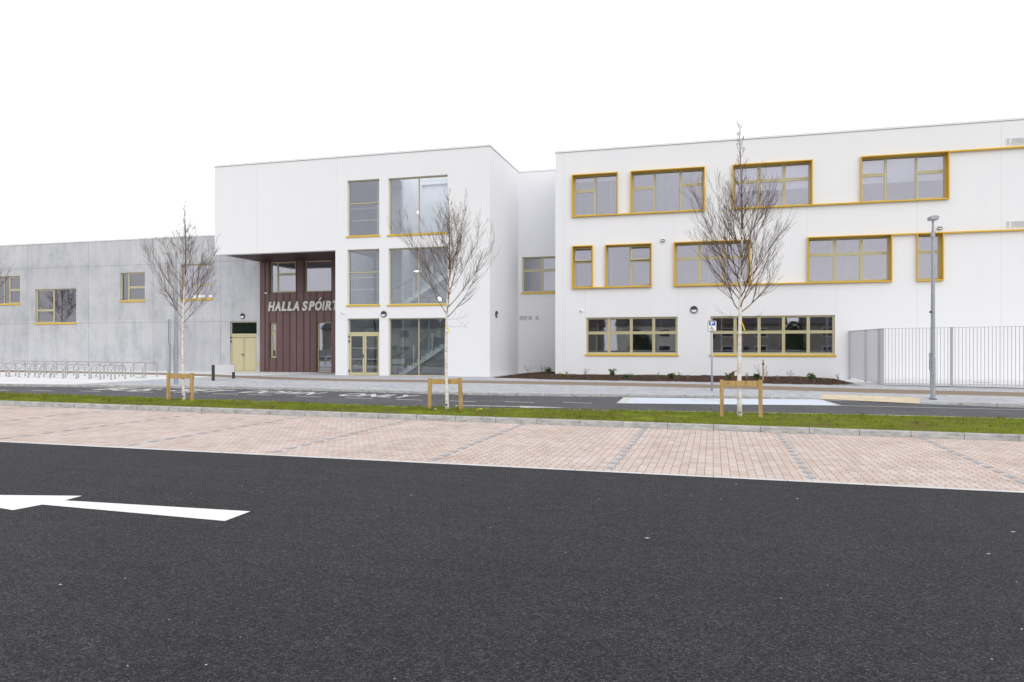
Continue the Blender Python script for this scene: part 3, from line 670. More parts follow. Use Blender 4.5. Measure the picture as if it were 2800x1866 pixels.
a = T['T5']; zt5 = P(950, 660 + 985 / 3.92, YT)[1]
double_door(ent, a[0], a[1], a[2], a[3], YT + .17, zt5, True)
# interior of the entrance block
it = MB()
it.box(XC + .4, XR - .4, 41.8, 42.0, FFL, ZT - .4); it.box(XC + .4, XC + .5, 40.7, 41.8, FFL, ZT - .4)
holed(it, ZT - .55, ZT - .36, 46.5)
px_ = (xb_ + xc_) / 2; it.box(px_ - .06, px_ + .06, 38.9, 41.8, FFL, ZT - .56)
it.box(XL + .45, XC, 43.4, 43.5, FFL, ZT - .6)
it.build('interior_walls', 'interior', ent)
it = MB(); it.box(XC + .42, XR - .42, YT + .42, 41.78, FFL - .1, FFL - .005); it.box(BX0 + .35, XC + .38, YB + .36, 43.4, FFL - .1, FFL - .005)
for z in (4.0, 7.78): it.box(XC + .42, XR - .42, 39.7, 41.78, z - .3, z); it.box(BX0 + .35, XC + .4, YB + .36, 43.4, z - .3, z)
it.build('interior_floor', 'interior_floor', ent)
def staircase(z0):
    xs0 = P(1099, 1020, 38.0)[0]; n = 13; st = MB(); rise, run = .168, .272; ys0, ys1 = 37.6, 38.9
    poly = [(xs0, z0)]
    for i in range(n): poly += [(xs0 + i * run, z0 + (i + 1) * rise), (xs0 + (i + 1) * run, z0 + (i + 1) * rise)]
    poly += [(xs0 + n * run, z0 + n * rise - .3), (xs0 + .3, z0)]
    for i in range(n): st.box(xs0 + i * run, xs0 + (i + 1) * run, ys0, ys1, z0 + (i + 1) * rise - (.17 if i else .167), z0 + (i + 1) * rise)
    st2 = MB()
    for i in range(n):
        xa2 = xs0 + i * run; lo = z0 + max(0, (i - 1.1) * rise); lo2 = z0 + max(0, (i - .1) * rise)
        st2.add([(xa2, yy, zz) for yy in (ys0 - .06, ys0 - .002) for zz in (lo, z0 + (i + 1) * rise + .02)] + [(xa2 + run, yy, zz) for yy in (ys0 - .06, ys0 - .002) for zz in (lo2, z0 + (i + 1) * rise + .02)],
                [(0, 4, 5, 1), (2, 3, 7, 6), (0, 2, 6, 4), (1, 5, 7, 3), (0, 1, 3, 2), (4, 6, 7, 5)])
    s = st.build('staircase', 'stair', ent); st2.build('stringer', 'stair', s)
    hr = MB().bar((xs0 - .5, ys0 - .03, z0 + .98), (xs0 - .1, ys0 - .03, z0 + 1.02), .05).bar((xs0 - .1, ys0 - .03, z0 + 1.02), (xs0 + n * run, ys0 - .03, z0 + 1.02 + n * rise), .05); hr.build('handrail', 'oak', s)
    bl = MB()
    for i in (-1, 3, 7, 11): x = xs0 + (i + .4) * run; zb = z0 + max(0, i) * rise; MB().box(x - .035, x + .035, ys0 - .11, ys0 - .062, zb, z0 + 1.15 + i * rise).build('newel_post', 'rail', s)
    for i in range(0, n * 2): x = xs0 + i * run / 2 - .1; bl.box(x - .007, x + .007, ys0 - .04, ys0 - .026, z0 + (i // 2) * rise + .1, z0 + 1.0 + (i / 2) * rise)
    bl.build('balusters', 'rail', s)
staircase(FFL); staircase(4.0)
MB().box(P(1012, 0, 37.2)[0], P(1020, 0, 37.2)[0], 37.8, 37.84, P(1015, 880, 37.8)[1], P(1015, 873, 37.8)[1]).build('exit_sign', 'lens', ent)

for u, v, hw, hh in ((1202, 818, .12, .12), (1141, 742, .2, .04), (1142.6, 581, .05, .07)):
    x, z = P(u, v, 39.62); MB().prism([(x + hw * math.cos(a), z + hh * math.sin(a)) for a in [i * math.pi / 12 for i in range(24)]], 'y', 39.60, 39.64).build('stair_light', 'lamp_glow', ent)
# ---- link between the two white blocks
YK = 42.2
lk = thing('link_block', 'recessed white link between the entrance block and the classroom wing', 'building', (-9.6, YK, FFL))
kx0, kz1 = P(1427.6, 703.9, YK); kz0 = P(1427.6, 801, YK)[1]; kx1 = P(1536, 703, YK)[0]
wl = MB(); wall_mb(wl, XR, -8.0, ZB, ZT - .04, YK, YK + .4, [(kx0, kx1, kz0, kz1)]); wl.build('wall', 'render', lk)
MB().box(XR, -8.0, YK - .035, YK + .5, ZT - .04, ZT + .05).build('coping', 'coping', lk)
MB().box(XR, -8.0, YK + .4, 47, ZT - .4, ZT - .2).build('roof', 'coping', lk)
window(lk, kx0, kx1, kz0, kz1, YK + .13, [(.5, .38), (.5, .38)], sill=YK)
MB().box(XR, -8.0, YK + 3, YK + 3.1, ZB, ZT - .4).build('interior_walls', 'interior', lk)
for u0, u1 in ((1420.4, 1442.6), (1444.6, 1455.6), (1463.8, 1474)):
    x0, z1 = P(u0, 864, YK); x1, z0 = P(u1, 875.5, YK); vt = MB(); ring(vt, x0, x1, z0, z1, YK - .02, YK + .01, .015); n = 6
    for i in range(n): zz = z0 + .015 + (z1 - z0 - .03) * (i + .5) / n; vt.box(x0 + .015, x1 - .015, YK - .012, YK + .008, zz - .008, zz + .006)
    v_ = vt.build('vent', 'coping', lk); MB().box(x0 + .012, x1 - .012, YK - .004, YK + .001, z0 + .012, z1 - .012).build('grille_back', 'coping_line', v_)

# ---- classroom wing
YW = 38.2; WX0, WX1 = -8.1, 26.0; WZ = 12.08; YS = YW - .15
wg = thing('classroom_wing', 'long white three-storey classroom wing with yellow-framed window boxes', 'building', (5, YW, FFL))
raw = dict(W1=(1563.3, 1689, 476.9, 594.8), W2=(1723.5, 1927.6, 467.5, 584.1), W3=(2002.9, 2222.5, 450.7, 574.3), W4=(2353.9, 2596.8, 428.6, 555.4),
           V1=(1563.8, 1620.7, 672.4, 789.8), V2=(1654.3, 1781.9, 668.9, 788.3), V3=(1842.3, 2052.3, 662.5, 783.2), V4=(2208.2, 2440.4, 648.9, 775), V5=(2508.2, 2581.4, 638.2, 769.6))
SB = {k: wxz(YS, *a) for k, a in raw.items()}
zW0 = sum(SB[k][2] for k in ('W1', 'W2', 'W3', 'W4')) / 4; zW1 = sum(SB[k][3] for k in ('W1', 'W2', 'W3', 'W4')) / 4
zV0 = sum(SB[k][2] for k in ('V1', 'V2', 'V3', 'V4', 'V5')) / 5; zV1 = sum(SB[k][3] for k in ('V1', 'V2', 'V3', 'V4', 'V5')) / 5
for k in SB: SB[k] = (SB[k][0], SB[k][1], zW0 if k[0] == 'W' else zV0, zW1 if k[0] == 'W' else zV1)
GW = {'G1': wxz(YW, 1602.5, 1852.8, 869.1, 969), 'G2': wxz(YW, 1942.5, 2283.2, 865.7, 969.8)}
holes = [(a[0] + .01, a[1] - .01, a[2] + .01, a[3] - .01) for a in SB.values()] + list(GW.values())
wl = MB(); wall_mb(wl, WX0, WX1, ZB, WZ, YW, YW + .45, holes)
wall_mb(wl, YW + .45, 50, ZB, WZ, WX0, WX0 + .4, swap=True); wall_mb(wl, YW + .45, 50, ZB, WZ, WX1 - .4, WX1, swap=True); wall_mb(wl, WX0 + .4, WX1 - .4, ZB, WZ, 49.6, 50)
wl.build('wall', 'render', wg)
MB().box(WX0 + .4, WX1 - .4, YW + .45, 49.6, WZ - .35, WZ - .15).build('roof', 'coping', wg)
coping(wg, WX0, WX1, YW, 50, WZ)
lay = dict(W1=[(.5, .37), (.5, None)], W2=[(.32, .38), (.36, None), (.32, .36)], W3=[(1, .37), (1, .37), (1, .37)], W4=[(.30, .38), (.36, None), (.34, .38)],
           V1=[(1, .36)], V2=[(.53, None), (.47, .37)], V3=[(1, .36), (1, .36), (1, .36)], V4=[(1, .37), (1, .37), (1, .37)], V5=[(1, .38)])
for k, a in SB.items():
    window(wg, a[0] + .045, a[1] - .045, a[2] + .06, a[3] - .045, YW + .24, lay[k], surround=(*a, YS), blind={'W3': .58, 'W4': .56, 'W1': .13}.get(k), tilt={'V1': (0,), 'V2': (1,)}.get(k, ()), label={'V1': 'window with its top light tilted open', 'V2': 'window with its right top light tilted open'}.get(k))
window(wg, *GW['G1'], YW + .09, [(1, .42)] * 4, sill=YW)
window(wg, *GW['G2'], YW + .09, [(1, .42)] * 5, sill=YW)
bd = MB()
def band(xa, xb, z, h=.06): MB().box(xa, xb, YS, YW + .01, z, z + h).build('yellow_band', 'yellow', wg)
band(SB['W1'][1], SB['W2'][0], zW0 + .001); band(SB['W3'][1], SB['W4'][0], zW0 + .001); band(SB['W4'][1], WX1 - .02, zW1 - .06)
band(SB['V1'][1], SB['V2'][0], zV0 + .001); band(SB['V3'][1], SB['V4'][0], zV0 + .001); band(SB['V4'][1], SB['V5'][0], zV1 - .06); band(SB['V5'][1], WX1 - .02, zV1 - .06)
bj = MB()
for u, za, zb in ((1541, FFL, WZ - .03), (1842, zV1, zW0), (1599, GW['G1'][3] + .01, zV0 - .01), (1854.5, GW['G1'][3], zV0), (2207.5, zV1, zW0), (2286, GW['G2'][3], zV0), (2508, FFL, zV0), (2508, zV1, zW0), (2738, FFL, zV1 - .08), (2738, zV1, zW1 - .08), (2738, zW1, WZ - .03)):
    x = P(u, 600, YW)[0]; MB().box(x - .007, x + .007, YW - .003, YW + .002, za, zb).build('expansion_joint', 'bead', wg)
for va, vb in ((378.6, 397), (605.4, 623)):
    for u0, u1 in ((2751, 2760), (2764, 2830)):
        x0, z1 = P(u0, va, YW); _, z0 = P(u0, vb, YW); x1 = P(u1, va, YW)[0]; vt = MB(); ring(vt, x0, x1, z0, z1, YW - .025, YW + .01, .02); n = 5
        for i in range(n): zz = z0 + .02 + (z1 - z0 - .04) * (i + .5) / n; vt.box(x0 + .02, x1 - .02, YW - .018, YW + .008, zz - .012, zz + .012)
        v_ = vt.build('vent', 'coping', wg); MB().box(x0 + .015, x1 - .015, YW - .004, YW + .001, z0 + .015, z1 - .015).build('grille_back', 'coping_line', v_)
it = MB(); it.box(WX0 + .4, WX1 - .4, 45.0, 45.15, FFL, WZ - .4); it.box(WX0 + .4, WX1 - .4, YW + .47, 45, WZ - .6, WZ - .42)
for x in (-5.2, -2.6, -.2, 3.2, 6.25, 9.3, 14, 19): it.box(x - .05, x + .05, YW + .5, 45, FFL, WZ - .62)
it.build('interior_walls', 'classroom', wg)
it = MB()
for z in (FFL, 3.97, 7.75): it.box(WX0 + .42, WX1 - .42, YW + .5, 44.98, z - .3, z - .004)
it.build('interior_floor', 'interior_floor', wg)

# ---- sports hall of precast concrete
YC = 40.4; HX0, HX1, HZ = -78.0, -27.56, 8.93
hl = thing('sports_hall', 'long grey precast concrete sports hall with four small windows and a khaki double door', 'building', (-50, YC, FFL))
Cw = {k: wxz(YC, *a) for k, a in dict(C1=(96.4, 208, 791.9, 884.3), C2=(329, 395.8, 746.8, 823.2), C3=(493, 580, 723.8, 819), CD=(628.8, 702, 880.7, 1013.4)).items()}
xr_, zt_ = P(54.8, 754.8, YC); _, zb_ = P(54.8, 830.5, YC); Cw['C0'] = (xr_ - 2.25, xr_, zb_, zt_)
a = Cw['CD']; Cw['CD'] = (a[0], a[1], FFL - .02, a[3])
wl = MB(); wall_mb(wl, HX0, HX1, ZB, HZ, YC, YC + .35, list(Cw.values()))
wall_mb(wl, YC + .35, 54, ZB, HZ, HX0, HX0 + .3, swap=True); wall_mb(wl, YC + .35, 54, ZB, HZ, HX1 - .3, HX1, swap=True)
YBK = 52.0; bh = []
for u0, u1 in ((341, 363), (519, 560), (566, 600)):
    x0, z1 = P(u0, 807, YBK); x1 = P(u1, 807, YBK)[0]; bh.append((x0, x1, P(u0, 822, YBK)[1], z1))
wall_mb(wl, HX0 + .3, HX1 - .3, ZB, HZ, YBK, YBK + .3, bh)
wl.build('wall', 'concrete', hl)
MB().box(HX0 + .3, HX1 - .3, YC + .35, YBK, HZ - .3, HZ - .1).build('roof', 'coping', hl)
MB().box(HX0, HX1, YC - .03, YC + .4, HZ, HZ + .09).build('coping', 'coping', hl)
MB().box(HX0, HX1, YC - .003, YC + .3, HZ - .02, HZ).build('coping_shadow_line', 'coping_line', hl)  # same painted shadow line below the hall coping
MB().box(HX0 + .3, HX1 - .3, YC + .4, YBK - .05, FFL - .2, FFL - .01).build('interior_floor', 'interior_floor', hl)
jt = MB(); zj = (P(75, 735.4, YC)[1], P(75, 885.6, YC)[1])
vx = [P(u, 800, YC)[0] for u in (75, 241.9, 418.6, 602.9)]; vx = [vx[0] - 5.25 * k for k in range(1, 6)] + vx
for x in vx: jt.box(x - .011, x + .011, YC - .002, YC + .003, FFL, HZ - .03)
for z in zj:
    cuts = sorted([(h[0], h[1]) for h in Cw.values() if h[2] - .1 < z < h[3]]); x = HX0
    for c0, c1 in cuts: jt.box(x, c0, YC - .003, YC + .002, z - .01, z + .01); x = c1
    jt.box(x, HX1, YC - .003, YC + .002, z - .01, z + .01)
jt.build('panel_joint', 'joint', hl)
window(hl, *Cw['C0'], YC + .13, [(.30, None), (.22, None), (.48, .50)], sill=YC, vents=False)
window(hl, *Cw['C1'], YC + .13, [(.43, .62), (.57, None)], sill=YC, vents=False)
window(hl, *Cw['C2'], YC + .13, [(.27, None), (.73, .52)], sill=YC, vents=False)
window(hl, *Cw['C3'], YC + .13, [(.48, None), (.52, .60)], sill=YC, vents=False)
double_door(hl, *Cw['CD'], YC + .10, P(629, 820 + 533 / 5.6, YC)[1], False)

# ------------------------------------------------------------------ planting bed against the buildings
def curve_pts(px): return [G(u, v, 0.02) for u, v in px]
front = curve_pts([(1347, 1032.6), (1380, 1033.4), (1427, 1035.2), (1478, 1038.3), (1555, 1040.6), (1683, 1043), (1900, 1046.6), (2091, 1051.6), (2283, 1056), (2362, 1057.6)])
def bed_front(x): return lerp(front, x)
def bed_back(x): return 42.2 if x < -8.1 else 38.2
bx0, bx1 = front[0][0] + .02, front[-1][0]
vs = []; fs = []; rows = 14; nx = 90
bxs = sorted([bx0 + (bx1 - bx0) * i / nx for i in range(nx + 1)] + [-8.101, -8.099])
def bed_z(x, y):
    a, b = bed_front(x), bed_back(x); t = min(1, max(0, (y - a) / max(.3, b - a))); e = min(1, (x - bx0) / 1.2, (bx1 - x) / 1.5)
    return gz(x, y) + .02 + (0.09 * min(1, t * 3.2) + .03 * mnoise.noise(Vector((x * 1.7, y * 1.7, 3)))) * max(0, e)
for x in bxs:
    a = bed_front(x); b = max(a + .05, bed_back(x) - .002)
    for r in range(rows + 1): y = a + (b - a) * r / rows; vs.append((x, y, bed_z(x, y)))
for i in range(len(bxs) - 1):
    for r in range(rows): k = i * (rows + 1) + r; fs.append((k, k + rows + 1, k + rows + 2, k + 1))
fastmesh('planting_bed', vs, fs, 'mulch')['kind'] = 'structure'
vs = []; fs = []; rnd = random.Random(5)
for _ in range(15000):
    x = rnd.uniform(bx0 + .1, bx1 - .1); a = bed_front(x); y = a + (min(bed_back(x), a + 6) - a) * rnd.random() ** 1.6 - .02; z = bed_z(x, max(a, y)) + rnd.uniform(0, .018)
    l = rnd.uniform(.02, .055); wd = rnd.uniform(.008, .02); an = rnd.uniform(0, 6.28); dx, dy = math.cos(an) * l, math.sin(an) * l; nx_, ny_ = -math.sin(an) * wd, math.cos(an) * wd; tz = rnd.uniform(-.02, .03)
    k = len(vs); vs += [(x - dx, y - dy, z), (x + nx_, y + ny_, z + .01), (x + dx, y + dy, z + tz), (x - nx_, y - ny_, z + .004)]; fs.append((k, k + 1, k + 2, k + 3))
tag(fastmesh('bark_chips', vs, fs, 'chip'), 'loose brown bark chips covering the planting bed', 'bark', kind='stuff')

# ------------------------------------------------------------------ grass blades on the verge
vs = []; fs = []; rnd = random.Random(9)
for _ in range(62000):
    x = rnd.uniform(-22, 10); t = rnd.random(); y = K1(x) + .15 + (K2(x) - K1(x) - .16) * t
    if mnoise.noise(Vector((x * 1.3, y * 1.3, 8))) < -.28 and rnd.random() < .75: continue
    z = gz(x, y) + turf_off(x, y); tall = 1 + .9 * max(0, mnoise.noise(Vector((x * .8, y * 2, 1)))); h = rnd.uniform(.02, .055) * tall
    an = rnd.uniform(0, 6.28); wd = rnd.uniform(.003, .006); dx, dy = math.cos(an) * wd, math.sin(an) * wd; lx, ly = rnd.uniform(-.03, .03), rnd.uniform(-.03, .03)
    k = len(vs); vs += [(x - dx, y - dy, z - .01), (x + dx, y + dy, z - .01), (x + lx, y + ly, z + h)]; fs.append((k, k + 1, k + 2))
for _ in range(900):   # coarse tufts and weeds
    x0_ = rnd.uniform(-22, 10); t = rnd.random(); y0_ = K1(x0_) + .2 + (K2(x0_) - K1(x0_) - .25) * t
    if rnd.random() < .7: continue
    for q in range(14):
        x = x0_ + rnd.gauss(0, .03); y = y0_ + rnd.gauss(0, .03); z = gz(x, y) + turf_off(x, y); k = len(vs); h = rnd.uniform(.05, .11)
        an = rnd.uniform(0, 6.28); vs += [(x - .006 * math.cos(an), y - .006 * math.sin(an), z), (x + .006 * math.cos(an), y + .006 * math.sin(an), z), (x + rnd.gauss(0, .05), y + rnd.gauss(0, .05), z + h)]; fs.append((k, k + 1, k + 2))
tag(fastmesh('grass', vs, fs, 'blade'), 'short green grass growing on the verge between car park and road', 'grass', kind='stuff')

# ------------------------------------------------------------------ birches
def birch(name, label, x, y, H, z1st, rmax, seed, lean, group, npri=30, tie=True, rt=.046, buds=220, ymid=.36):
    rnd = random.Random(seed); z0 = gz(x, y) + .08; root = thing(name, label, 'tree', (x, y, z0), group)
    N = 26; tp = []
    ph1, ph2 = rnd.uniform(0, 6), rnd.uniform(0, 6)
    for i in range(N + 1):
        t = i / N; h = t * H
        tp.append(Vector((x + lean * t * H * .5 + .035 * math.sin(t * 7 + ph1) * (0.4 + t), y + .03 * math.sin(t * 6 + ph2), z0 - .05 + h)))
    rad = [max(.004, rt * (1 - .80 * (i / N) ** .8) * (1.18 if i == 0 else 1)) if i / N < .55 else max(.003, rt * .5 * (1 - (i / N - .55) / .45) ** .9) for i in range(N + 1)]
    lo = int(N * .62); tr = MB(); tr.tube(tp[:lo + 1], rad[:lo + 1], 10); tr.build('trunk', 'birch', root, smooth=True)
    cr_ = MB(); cr_.tube(tp[lo:], rad[lo:], 6); tw = MB(); bd_ = []
    def tpos(h):
        f = max(0, min(N - 1e-6, h / H * N)); i = int(f); return tp[i].lerp(tp[i + 1], f - i), rad[i]
    def limb(p, d, L, r0, lvl, up):
        n = 7 if lvl < 2 else 5; pts = [p]; q = p.copy(); d = d.normalized()
        for i in range(n):
            d = (d + Vector((0, 0, up * (1.0 / n))) + Vector((rnd.gauss(0, .07), rnd.gauss(0, .07), rnd.gauss(0, .05)))).normalized()
            q = q + d * L / n; pts.append(q.copy())
        rr = [max(.0019, r0 * (1 - i / n) ** .8) for i in range(n + 1)]; rr[-1] = .0013
        (cr_ if lvl == 0 else tw).tube(pts, rr, 5 if lvl == 0 else 3, cap=False)
        if lvl < 2:
            m_ = {0: int(5 + L * 7.0), 1: int(2 + L * 4.8)}[lvl]
            for k in range(m_):
                t = rnd.uniform(.16, .97); i = min(n - 1, int(t * n)); pp = pts[i].lerp(pts[i + 1], t * n - i); dd = (pts[i + 1] - pts[i]).normalized()
                ax = dd.orthogonal().normalized(); ax.rotate(Matrix.Rotation(rnd.uniform(0, 6.28), 3, dd)); a_ = R(rnd.uniform(17, 38))
                nd = dd * math.cos(a_) + ax * math.sin(a_); limb(pp, nd, L * rnd.uniform(.28, .52) * (1.15 - .5 * t), rr[i] * .62, lvl + 1, up * .8)
        for i in range(1, n + 1):
            if lvl and rnd.random() < .6: bd_.append(pts[i])
    for k in range(npri):
        f = (k + rnd.random() * .8) / npri; h = z1st + (H * .94 - z1st) * f ** 1.12
        p, rr = tpos(h); az = k * 2.399 + rnd.uniform(-.5, .5)
        s = (.86 + .3 * math.sin(math.pi * min(1, f * 2.2))) if f < .45 else ((1 - f) ** .75 * 1.38 if H < 7 else (1 - f) ** 1.35 * 1.95)
        L = rmax * (1.15 + .5 * (1 - f)) * max(.25, s) * rnd.uniform(.78, 1.15) * (1.35 - .35 * f) * .92
        th = R(rnd.uniform(46, 62) - 28 * f); d = Vector((math.cos(az) * math.sin(th), math.sin(az) * math.sin(th), math.cos(th)))
        L = min(L, (H * 1.0 - h) * .9 + .2); limb(p, d, L, max(.006, rr * .40), 0, .92)
    for k in range(3):      # a few low spindly shoots
        p, rr = tpos(z1st * rnd.uniform(.93, 1.0)); az = rnd.uniform(0, 6.28); limb(p, Vector((math.cos(az), math.sin(az), rnd.uniform(-.25, .1))), rnd.uniform(.4, .85), .004, 1, .3)
    cb = cr_.build('crown', 'limb', root, smooth=True); tw.build('twigs', 'bark_dark', cb)
    bm_ = MB(); rnd.shuffle(bd_)
    for p in bd_[:buds]:
        s = rnd.uniform(.006, .016); a = Vector((rnd.gauss(0, 1), rnd.gauss(0, 1), rnd.gauss(0, 1))).normalized() * s; b = a.orthogonal().normalized() * s * .6
        bm_.add([p - a, p + b, p + a * 1.2, p - b], [(0, 1, 2, 3)])
    bm_.build('buds', 'bud', cb)
    if tie:
        p, rr = tpos(z1st * .93); t_ = MB(); rr = .036
        t_.tube([p + Vector((rr * math.cos(a), rr * math.sin(a), .01 * math.sin(a))) for a in [i * .6 for i in range(11)]], .007, 4)
        t_.add([p + Vector(q) for q in ((.02, -.04, .02), (.035, -.042, .02), (.075, -.05, -.06), (.115, -.055, -.19), (.09, -.055, -.20), (.055, -.05, -.07))], [(0, 1, 2, 5), (5, 2, 3, 4)])
        t_.build('tree_tie', 'tie', root)
    return root
BG = 'young bare birches staked along the verge'
def at_tree(u, v): return G(u, v, .1)
TX = [at_tree(503, 1097), at_tree(1223, 1121.7), at_tree(2023.4, 1141.8)]
birch('birch_tree', 'young bare birch with wide open crown standing in front of the concrete hall', *TX[0], 5.75, 2.15, .80, 11, -.004, BG, 30, False, .044, 420)
birch('birch_tree', 'young bare birch with rounded crown standing in front of the staircase windows', *TX[1], 5.75, 2.3, .92, 61, .004, BG, 30, True, .05)
birch('birch_tree', 'tallest young bare birch with long pointed leader beside the disabled parking sign', *TX[2], 7.2, 2.45, .95, 5, .006, BG, 44, True, .058)
birch('birch_tree', 'bare birch at the left picture edge with only its twigs in view', -21.0, 16.6, 5.2, 2.2, .85, 43, -.002, BG, 30, False, .044, 420)

# ------------------------------------------------------------------ tree stakes
SG = 'timber stake frames round the birches'
def stake(label, pl, pr, h, post=.078, jut=0.0, lean=0.0):
    (xl, yl), (xr, yr) = pl, pr; cx, cy = (xl + xr) / 2, (yl + yr) / 2; z = gz(cx, cy) + .07
    r = thing('stake_frame', label, 'tree stake', (cx, cy, z), SG); hw = post / 2
    for x, y, s in ((xl, yl, 1), (xr, yr, -1)):
        MB().bar((x, y, z - .15), (x + s * lean, y, z + h), post, post * .8).build('post', 'timber', r, bevel=.006)
    rl = MB(); e = .09; yy = cy - 0.0
    rl.bar((xl + (hw if not jut else hw), yl, z + h - .09), (xr - hw + jut, yr, z + h - .085), .035, .13)
    rl.build('crossbar', 'timber', r, bevel=.004)
    return r
stake('low timber stake frame around the birch before the concrete hall', G(460.5, 1096.5, .1), G(524.7, 1098.3, .1), .80, .082, .11)
stake('timber stake frame with leaning posts around the middle birch', G(1173, 1121, .1), G(1261, 1121.5, .1), .82, .088, .02, .03)
stake('widest timber stake frame around the tallest birch, brown stamp on its crossbar', G(1973.7, 1142.3, .1), G(2079.5, 1144, .1), .905, .085, -.0)

# ------------------------------------------------------------------ lamp posts
def lathe(mb, x, y, prof, n=16):
    return mb.tube([(x, y, z) for z, r in prof], [r for z, r in prof], n)
lx, ly = G(2551, 1091.2, .1); zb = gz(lx, ly) + .1
lp = thing('lamp_post', 'galvanised lamp post with flat round head in front of the railings', 'lamp post', (lx, ly, zb), 'street lamp posts')
ht = P(2551, 592, ly)[1] - zb
c_ = MB(); lathe(c_, lx, ly, [(zb, .080), (zb + 1.35, .076), (zb + 1.36, .070), (zb + ht - .72, .052), (zb + ht - .70, .066), (zb + ht - .5, .062), (zb + ht - .48, .036), (zb + ht - .15, .034)]); c_.build('column', 'galv', lp, smooth=False)
MB().box(lx - .105, lx - .07, ly - .05, ly + .05, zb + .95, zb + 1.5).build('access_door', 'galv', lp)
lathe(MB(), lx, ly, [(zb - .01, .12), (zb + .012, .12)]).build('base_plate', 'anthracite', lp)
hd = MB(); hd.prism([(lx - .13, zb + ht - .13), (lx + .13, zb + ht - .13), (lx + .14, zb + ht - .03), (lx + .05, zb + ht), (lx - .05, zb + ht), (lx - .14, zb + ht - .03)], 'y', ly - .2, ly + .14)
hd.build('lamp_head', 'galv', lp, bevel=.012)
MB().box(lx - .11, lx + .11, ly - .17, ly + .1, zb + ht - .142, zb + ht - .1305).build('lens', 'lens', lp)
zz = P(2546, 854, ly)[1]; sf = MB(); sf.tube([(lx - .07, ly - .04, zz), (lx - .10, ly - .05, zz + .01)], .035, 8); sf.build('socket', 'anthracite', lp)
lx, ly = G(481, 1051.4, .1); zb = gz(lx, ly) + .1
lp = thing('lamp_post', 'pale grey lamp post with short side arm behind the left birch', 'lamp post', (lx, ly, zb), 'street lamp posts')
ht = P(481, 690, ly)[1] - zb
c_ = MB(); lathe(c_, lx, ly, [(zb, .085), (zb + 1.5, .082), (zb + 1.51, .072), (zb + ht, .036)]); c_.build('column', 'galv', lp)
MB().box(lx - .10, lx - .07, ly - .04, ly + .04, zb + .9, zb + 1.45).build('access_door', 'galv', lp)
MB().bar((lx, ly, zb + ht - .03), (lx - .25, ly - .02, zb + ht - .0), .04).bar((lx - .22, ly - .02, zb + ht), (lx - .5, ly - .03, zb + ht + .04), .2, .06).build('lamp_head', 'lens', lp, bevel=.01)

# slim twin-bar post at the hall
x0, zt_ = P(462.5, 873, 34.0); zb = gz(x0, 34) + .05; zm = P(462, 940, 34)[1]
pp = thing('marker_post', 'slim grey post with twin-bar top standing before the concrete hall', 'post', (x0, 34, zb))
MB().box(x0 - .07, x0 + .07, 33.93, 34.07, zb, zm).build('post', 'grey_post', pp, bevel=.01)
q = MB(); q.box(x0 - .062, x0 - .035, 33.97, 34.03, zm, zt_); q.box(x0 + .035, x0 + .062, 33.97, 34.03, zm, zt_); q.build('twin_bars', 'grey_post', pp)

# ------------------------------------------------------------------ disabled parking sign
sx, sy = G(1946.7, 1070, .1); zb = gz(sx, sy) + .1
sg = thing('parking_sign', 'disabled parking sign with blue P panel on a grey pole', 'road sign', (sx, sy, zb))
zt_ = P(1947, 877, sy)[1]; z0_ = P(1947, 907.4, sy)[1]; hw = (P(1959.7, 900, sy)[0] - P(1935.4, 900, sy)[0]) / 2
MB().tube([(sx, sy, zb - .05), (sx, sy, zt_ - .05)], .036, 12).build('pole', 'grey_post', sg, smooth=True)
def rrect(x, z, hw_, hh_, r): return [(x + sx_ * (hw_ - r) + r * math.cos(a), z + sz_ * (hh_ - r) + r * math.sin(a)) for sx_, sz_, a0 in ((1, 1, 0), (-1, 1, 90), (-1, -1, 180), (1, -1, 270)) for a in [R(a0 + k * 22.5) for k in range(5)]]
zc = (zt_ + z0_) / 2; hh = (zt_ - z0_) / 2; cxs = sx + .01
pl = MB().prism(rrect(cxs, zc, hw, hh, .035), 'y', sy - .055, sy - .040).build('border', 'black', sg)
MB().prism(rrect(cxs, zc, hw - .014, hh - .014, .028), 'y', sy - .058, sy - .0555).build('plate', 'white_paint', sg)
MB().prism([(cxs - hw * .72, zc + .02), (cxs + hw * .70, zc + .02), (cxs + hw * .70, zc + hh * .86), (cxs - hw * .72, zc + hh * .86)], 'y', sy - .0605, sy - .0585).build('blue_panel', 'sign_blue', sg)
vs, fs = text_verts('P', bold=.03); vs = fit(vs, cxs - .055, cxs + .06, zc + .035, zc + hh * .80); fastmesh('letter', [(x, sy - .0625, y) for x, y, z in vs], fs, 'white_paint', sg)
q = MB(); access_symbol(q, lambda a, b: (cxs - .095 + a * .17, sy - .0615, zc - hh * .86 + b * hh * .80)); q.build('wheelchair_symbol', 'black', sg)

